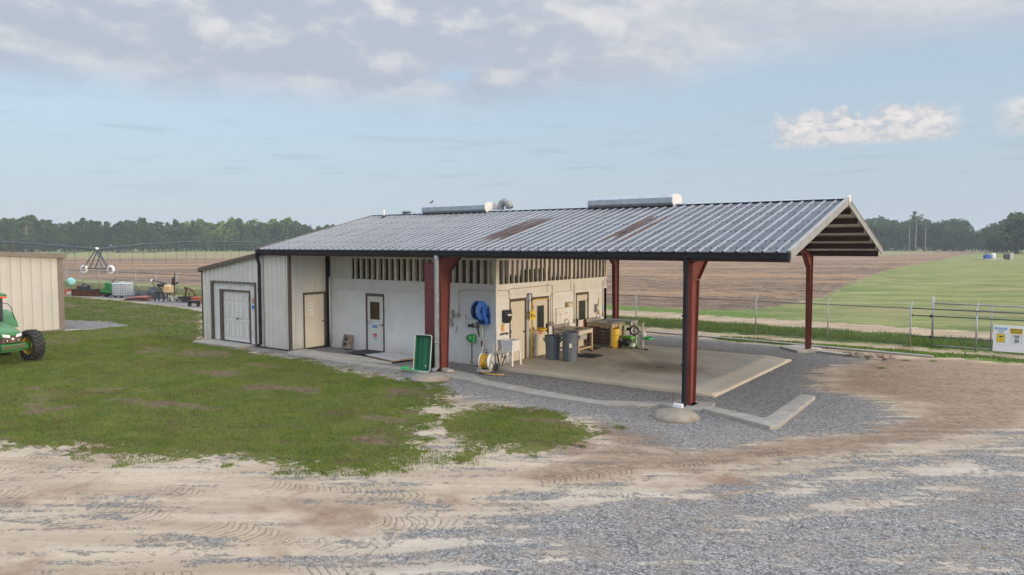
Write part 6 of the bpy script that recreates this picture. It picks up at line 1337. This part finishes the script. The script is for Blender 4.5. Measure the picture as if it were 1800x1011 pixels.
mb.box(-1.1,.9,-.5,.4,.14,.40); mb.build('frame', M['darkimp'], t)
mb = MB(); mb.tube([(-.4,-.1,.5),(-.25,0,1.35),(-.05,0,1.25),(.35,0,1.1),(.65,0,.5)], .07, 6); mb.bar((-.3,0,1.35),(-.45,0,1.2),.2); mb.bar((-.1,-.1,.5),(.2,0,1.1),.06); mb.build('bent_frame', M['rust'], t)
t = thing('red_box','faded orange-red steel box right of the rusty harrow','box',(-31.7,8.2,0),R(24)); t.scale = (0.62,)*3; mb = MB(); mb.bbox(-.65,.55,-.4,.4,.05,.68,.03); mb.bar((.55,0,.5),(1.1,0,.25),.1)
for x in (-.45,-.15,.15,.4): mb.box(x-.03,x+.03,-.43,-.40,.1,.64)
mb.build('body', M['redimp'], t)
t = thing('black_stand','low black steel stand with stub legs on the gravel','stand',(-29.5,6.6,0),R(30)); t.scale = (0.6,)*3; mb = MB(); mb.bbox(-.6,.6,-.22,.22,.48,.62,.03)
for x in (-.48,.48): mb.bar((x,-.15,.5),(x*1.02,-.2,0),.18,.14); mb.bar((x,.15,.5),(x*1.02,.2,0),.12)
mb.bar((-.48,0,.35),(.48,0,.5),.07); mb.build('frame', M['black'], t); mb = MB(); mb.bar((.4,0,.6),(1.0,.2,.72),.09); mb.bar((.7,.1,.7),(1.2,.3,.35),.07); mb.build('drawbar', M['impgreen'], t)
t = thing('green_mower','dark green implement with a pale flap at the lean-to corner','mower',(-30.6,9.0,0),R(24)); t.scale = (0.8,)*3; mb = MB(); mb.prism([(-1.0,.2),(1.1,.2),(1.1,.75),(.2,1.0),(-.1,1.55),(-.4,.8),(-1.0,.55)], -.45, .45, RX(PI/2)); mb.build('body', M['boxgreen'], t)
mb = MB(); mb.bar((-.1,0,1.2),(-.12,0,1.85),.06); mb.box(-1.1,1.1,-.4,.4,.05,.22); mb.build('frame', M['darkimp'], t); mb = MB(); mb.bar((.2,-.47,1.2),(.7,-.47,.85),.3,.03); mb.build('flap', M['plate'], t)

# ------------------------------------------------------------------ centre pivot
hd = Vector((-math.sin(R(36.06)), math.cos(R(36.06)),0)); rt_ = Vector((math.cos(R(36.06)), math.sin(R(36.06)),0))
C0 = Vector((13.99,-18.35,0)); TW = C0 + hd*98 + rt_*(-57.0); pd = (rt_*.276+hd*.96).normalized(); wd_ = (rt_*.96-hd*.276).normalized()
t = thing('pivot_sprinkler','centre-pivot irrigation machine with an arched pipe on white wheels','irrigation machine',tuple(TW),0)
def span(sgn, Ls=50.):
    f = lambda s: 3.38 + 1.15*4*(s/Ls)*(1-s/Ls); P_ = lambda s,o=0,z=0: tuple(pd*(sgn*s)+wd_*o+Vector((0,0,f(s)+z)))
    mb = MB(); mb.tube([P_(s) for s in np.linspace(0,Ls,21)], .11, 8); mb.build('pipe', M['pivot'], t)
    mb = MB(); xs = [4.2+5.95*k for k in range(8)]; low = lambda s: -1.25*min(1,min(s,Ls-s)/6.)
    for o_ in (-.75,.75): mb.tube([P_(0)]+[P_(s,o_,low(s)) for s in xs]+[P_(Ls)], .022, 5)
    for s in xs:
        for o_ in (-.75,.75): mb.bar(P_(s-1.0),P_(s,o_,low(s)),.05); mb.bar(P_(s+1.0),P_(s,o_,low(s)),.05)
        mb.bar(P_(s,-.75,low(s)),P_(s,.75,low(s)),.05)
    mb.build('truss', M['pivot'], t)
    for k in range(22):
        mb = MB(); s = 1.5+k*2.2; mb.tube([P_(s,0,.10),P_(s,.15,.22),P_(s,.22,.05),P_(s,.22,1.25-f(s)+.2)], .016, 5); mb.lathe([(.0,0),(.05,.0),(.05,.06),(0,.08)], 8, T(P_(s,.22,1.25-f(s)+.14)))
        mb.build('drop_hose', M['darkimp'], t)
span(1); span(-1)
mb = MB(); A = Vector((0,0,3.3))
for o_ in (-2.3,2.3): 
    for e in (-.25,.25): mb.bar(tuple(A+pd*e*.6),tuple(wd_*o_*(.82 if o_<0 else .62)+pd*e*2.2+Vector((0,0,.75))),.10)
mb.bar(tuple(A-wd_*.1),tuple(wd_*1.7+Vector((0,0,.8))),.09); mb.bar(tuple(A+wd_*.9-Vector((0,0,.1))),tuple(wd_*(-.4)+Vector((0,0,.75))),.10); mb.bar(tuple(wd_*-2.2+Vector((0,0,.72))),tuple(wd_*2.2+Vector((0,0,.72))),.16); mb.build('tower', M['pivot'], t)
mb = MB(); mb.bbox(-.2,.2,-.2,.2,3.35,3.62,.04); mb.build('control_box', M['lens'], t)
for o_ in (-2.3,2.3):
    c_ = wd_*o_; ang_ = math.atan2(wd_.y, wd_.x); mm = T((c_.x,c_.y,.60)) @ RZ(ang_) @ RX(PI/2)
    w_ = MB(); w_.lathe([(.34,-.15),(.55,-.16),(.60,-.1),(.61,0),(.60,.1),(.55,.16),(.34,.15)], 28, mm, cap=False); wo = w_.build('wheel', M['white'], t)
    r_ = MB(); r_.lathe([(.36,-.10),(.30,-.06),(.12,-.03),(0,-.03),(0,.03),(.12,.03),(.30,.06),(.36,.10)], 20, mm, cap=False); r_.build('rim', M['steeltop'], wo)
    k = MB(); k.bar(tuple(c_*.98+Vector((0,0,.3))),tuple(c_*1.05+Vector((0,0,.02))),.10); k.build('gearbox', M['darkimp'], t)
# far pump and box on the meadow
def at(az, dist): 
    d = hd*math.cos(R(az)) + rt_*math.sin(R(az)); return C0 + d*dist
p = at(33.76, 232); t = thing('pump_unit','small blue pump unit with a pale tank far off on the meadow','pump',tuple(p),R(36)); mb = MB(); mb.bbox(-1.2,.3,-.6,.6,.3,1.35,.1); mb.tube([(-.8,0,1.3),(-.8,0,2.4),(-.95,0,2.7)], .10, 8); mb.bar((-.4,0,1.4),(.5,0,.6),.4); mb.build('engine', M['blue'], t); mb = MB(); mb.bbox(.7,1.7,-.5,.5,.5,1.75,.2); mb.build('tank', M['white'], t); mb = MB(); mb.tube([(-4.5,0,.25),(4,0,.25)], .12, 8); mb.box(-1.4,2.,-.5,.5,.0,.35); mb.tube([(-4.5,0,.0),(-4.5,0,.4)], .15, 8); mb.build('pipework', M['greypvc'], t)
p = at(34.85, 236); t = thing('meadow_box','grey steel box standing alone far off on the meadow','box',tuple(p),R(36)); mb = MB(); mb.bbox(-.1,1.0,-.6,.6,0,1.75,.05); mb.build('cabinet', M['galv'], t); mb = MB(); mb.bbox(-1.2,-.12,-.5,.5,.1,1.45,.05); mb.build('housing', M['darkimp'], t)
# ------------------------------------------------------------------ trees along the far edges of the field
LF_P = leaf_material('pine_needles', (.038,.080,.030), (.095,.155,.046), .12, None, .15, (.3,.7))
LF_B = leaf_material('broad_leaves', (.095,.165,.028), (.24,.32,.06), .10, None, .22, (.3,.7))
LF_D = leaf_material('dark_leaves', (.040,.084,.030), (.110,.170,.046), .12, None, .18, (.3,.7))
M['bark'] = mat('bark', (.12,.095,.075), .9, var=.25, scale=2); M['palebark'] = mat('pale_bark', (.30,.27,.24), .9, var=.2, scale=2)
def leaves(cent, rad, n, size, squash=.75):
    """n leaf sprays round each clump centre"""
    c = np.repeat(cent, n, 0); r = np.repeat(rad, n); d = rng.normal(size=(len(c),3)); d /= np.linalg.norm(d,axis=1)[:,None]
    p = c + d*(r*rng.random(len(c))**.45)[:,None]*np.array([1,1,squash])
    a = rng.normal(size=(len(c),3)); a /= np.linalg.norm(a,axis=1)[:,None]; b = np.cross(a, rng.normal(size=(len(c),3))); b /= np.linalg.norm(b,axis=1)[:,None]
    s = (size*(.6+.8*rng.random(len(c))))[:,None]
    return np.stack([p-a*s, p-b*s*.6, p+a*s, p+b*s*.6], 1).reshape(-1,3)
def crown_mesh(name, v, m): o_ = mesh_np(name, v, np.arange(len(v)).reshape(-1,4), m, 4); return o_
def pine():
    H = 20.; k = 46; t_ = .34 + .66*rng.random(k)**.8; z = H*t_; spread = 2.7*np.sin(np.clip((1.05-t_)/.7,0,1)*PI*.62)**.8+.3; a = rng.random(k)*2*PI; rr = spread*rng.random(k)**.6
    v = leaves(np.stack([rr*np.cos(a), rr*np.sin(a), z],-1), .85+.6*rng.random(k), 19, .52, .6)
    tr = MB(); tr.tube([(0,0,-.3),(.1,0,H*.5),(.0,.05,H*.97)], .2, 6, radii=[.26,.19,.05])
    for i in range(0,k,4): tr.tube([(0,0,z[i]*.96),(rr[i]*.9*math.cos(a[i]),rr[i]*.9*math.sin(a[i]),z[i])], .05, 4)
    return v, tr, LF_P
def broad(m=None, wide=1., H=20.):
    k = 62; t_ = rng.random(k); z = H*(.16+.80*t_); prof = np.sin(np.clip(t_*.86+.14,0,1)*PI)**.55; a = rng.random(k)*2*PI; rr = wide*4.2*prof*(.35+.65*rng.random(k)**.5)
    v = leaves(np.stack([rr*np.cos(a), rr*np.sin(a), z],-1), (1.1+.95*rng.random(k))*math.sqrt(wide), 21, .58, .8)
    tr = MB(); tr.tube([(0,0,-.3),(.1,.1,H*.35),(.0,.05,H*.85)], .25, 6, radii=[.36,.26,.05])
    for i in range(0,k,4): tr.tube([(0,0,z[i]*.7),(rr[i]*.5*math.cos(a[i]),rr[i]*.5*math.sin(a[i]),z[i]*.86),(rr[i]*.9*math.cos(a[i]),rr[i]*.9*math.sin(a[i]),z[i])], .06, 4)
    return v, tr, m or LF_B
def tallpine():
    H = 26.; k = 20; t_ = .66+.34*rng.random(k); a = rng.random(k)*2*PI; rr = (2.9*np.sin((1.04-t_)/.40*PI*.9).clip(.1))*rng.random(k)**.5
    v = leaves(np.stack([rr*np.cos(a), rr*np.sin(a), H*t_],-1), .8+.6*rng.random(k), 15, .42, .5)
    tr = MB(); tr.tube([(0,0,-.3),(.15,0,H*.5),(.0,.05,H*.98)], .2, 6, radii=[.32,.24,.06])
    for i in range(0,k,2): tr.tube([(0,0,H*t_[i]*.98),(rr[i]*math.cos(a[i]),rr[i]*math.sin(a[i]),H*t_[i])], .06, 4)
    return v, tr, LF_P
PROTO = {}
def tree(kind, pos, h, label, group, name, cat='tree'):
    """places a tree; the first of each variant builds the meshes, later ones copy crown and trunk"""
    fn = {'pine':pine,'broad':broad,'dark':lambda: broad(LF_D),'oak':lambda: broad(LF_D,1.45,17.),'tall':tallpine}[kind.split('#')[0]]
    H0 = {'pine':20.,'broad':20.,'dark':20.,'oak':17.,'tall':26.}[kind.split('#')[0]]
    t = thing(name, label, cat, (pos[0],pos[1],-.05), random.uniform(0,6.28), group); s = h/H0; t.scale = (s*random.uniform(.85,1.2), s*random.uniform(.85,1.2), s)
    if kind not in PROTO:
        v, tr, m = fn(); c = crown_mesh('crown', v, m); c.parent = t; k = tr.build('trunk', M['palebark'] if kind[:4] == 'tall' else M['bark'], t); PROTO[kind] = (c, k)
    else:
        for o_ in PROTO[kind]: c = o_.copy(); COL.objects.link(c); c.parent = t
    return t
def px2az(px): return math.degrees(math.atan((px-900)/1253.2))
def topy(px, dist, y): return (431.1-y)/1253.2*dist*math.cos(R(px2az(px))) + 3.93      # height for a crown top seen at row y of the picture
LG, RG = 'trees in the far left treeline', 'trees in the far right treeline'
LB = 'pale green broadleaf tree in the left treeline'
# left: mostly pines up to px 330, then paler broadleaf trees
px = -75.
while px < 690:
    for row in range(3):
        q = px + random.uniform(-5,5); dist = 500 + row*11 + random.uniform(-4,4) + (8 if q > 330 else 0)
        if q < 60: top = 381
        elif q < 325: top = 389
        elif q < 400: top = 386
        elif q < 520: top = 385
        else: top = 388 + min(8,(q-520)*.09)
        top += 3.2*math.sin(q*.071)+2.4*math.sin(q*.19+1)
        h = topy(q, dist, top + abs(random.gauss(0,4.2)) - (1.5 if random.random() < .15 else 0)) * (1.0 if row else .90)
        az_ = px2az(q); p = at(az_, dist)
        if q < 325 and not (q < 70 and random.random() < .5): kd, nm, lb = 'pine#%d' % random.randrange(6), 'pine_tree', 'dark narrow pine in the close-set treeline far behind the irrigation pipe'
        elif 60 < q < 520 and random.random() < .62: kd, nm, lb = 'broad#%d' % random.randrange(5), 'broadleaf_tree', 'pale sunlit broadleaf tree in the treeline far behind the lean-to'
        else: kd, nm, lb = 'dark#%d' % random.randrange(5), 'dark_tree', 'dark green rounded tree mixed into the far left treeline'
        tree(kd, p, h, lb, LG, nm)
    px += 10.5 if px < 330 else 12.5
for k in range(110):                                            # low growth at the foot of the left trees
    q = -70 + k*6.9 + random.uniform(-4,4); p = at(px2az(q), 488+random.uniform(-5,5)); tree('dark#%d' % random.randrange(5), p, random.uniform(6.5,11), 'low dark bush at the foot of the far left treeline', 'bushes at the foot of the left treeline', 'bush', 'bush')
# right
px = 1488.
while px < 1905:
    for row in range(3):
        q = px + random.uniform(-6,6); dist = 545 + row*12
        top = 385 if q < 1590 else 384 if q < 1640 else 386 if q < 1705 else 401 if q < 1745 else 390 if q < 1778 else 372
        if q > 1745: dist = (452 if q < 1778 else 395) + row*12
        top += 3*math.sin(q*.085)+2.2*math.sin(q*.21+1)
        h = topy(q, dist, top + abs(random.gauss(0,3.5))) * (1. if row else .92); p = at(px2az(q), dist)
        if q > 1740: kd, nm, lb = 'oak#%d' % random.randrange(3), 'oak_tree', 'broad dark oak in the nearer right-hand end of the far treeline'
        else: kd, nm, lb = random.choice(('dark#%d','oak#%d','oak#%d')) % random.randrange(3), 'dark_tree', 'hazy blue-green tree in the far treeline right of the roof'
        tree(kd, p, h, lb, RG, nm)
    px += 17 if px < 1740 else 21
for q,y in ((1608,371),(1625,382),(1597,385)): tree('tall#%d' % (q%2), at(px2az(q), 528), topy(q,528,y), 'tall bare-stemmed pine standing above the far right treeline', 'tall pines of the right treeline', 'pine_tree')
for k in range(52): q = 1490+k*8+random.uniform(-5,5); tree('dark#%d' % random.randrange(3), at(px2az(q), 533 if q < 1740 else 440), random.uniform(6,10), 'low dark bush at the foot of the far right treeline', 'bushes at the foot of the right treeline', 'bush', 'bush')
# a bare pale tree among the pines
t = thing('dead_tree','bare pale dead tree standing in front of the left pines','tree',tuple(at(px2az(48),492))); mb = MB(); mb.tube([(0,0,0),(.2,0,9),(.0,0,15.5)], .2, 6, radii=[.3,.22,.06]); rnd = random.Random(3)
for k in range(16): z = rnd.uniform(8,15); a = rnd.uniform(0,2*PI); l = rnd.uniform(1.5,3.4); mb.tube([(.1,0,z),(l*.6*math.cos(a),l*.6*math.sin(a),z+.4),(l*math.cos(a),l*math.sin(a),z+rnd.uniform(-.3,.9))], .07, 5)
mb.build('trunk', M['palebark'], t)
# the wood behind them, too dense to count
k = 900; q = np.r_[rng.uniform(-110,720,k), rng.uniform(1480,1920,520)]; az_ = np.radians([px2az(x) for x in q]); dd = np.where(q < 900, 555, np.where(q > 1745, 500, 600)) + rng.uniform(-10,12,len(q))
hdv, rtv, c0 = np.array(hd), np.array(rt_), np.array(C0)
q = np.r_[q, rng.uniform(700,1490,700)]; az_ = np.radians([px2az(x) for x in q]); dd = np.r_[dd, rng.uniform(540,600,700)]
cen = c0 + (hdv*np.cos(az_)[:,None] + rtv*np.sin(az_)[:,None])*dd[:,None]; cen[:,2] = rng.uniform(1,13.5,len(q)); 
o_ = crown_mesh('woods', leaves(cen, 2.6+1.2*rng.random(len(q)), 26, .8), LF_D); tag(o_, 'dark dense wood closing the gaps behind the far trees', 'woods', None, 'stuff')

# ------------------------------------------------------------------ morning haze
mb = MB(); mb.box(-1260,1260,-1260,1260,-1.2,31); hz = mb.build('haze'); tag(hz, 'thin morning haze over the fields', 'haze', None, 'stuff')
m = bpy.data.materials.new('morning_haze'); m.use_nodes = True; m.node_tree.nodes.clear()
pv = m.node_tree.nodes.new('ShaderNodeVolumePrincipled'); pv.inputs['Color'].default_value = (.78,.86,1,1); pv.inputs['Density'].default_value = .0003; pv.inputs['Anisotropy'].default_value = .0
mo = m.node_tree.nodes.new('ShaderNodeOutputMaterial'); m.node_tree.links.new(pv.outputs[0], mo.inputs['Volume']); hz.data.materials.append(m)
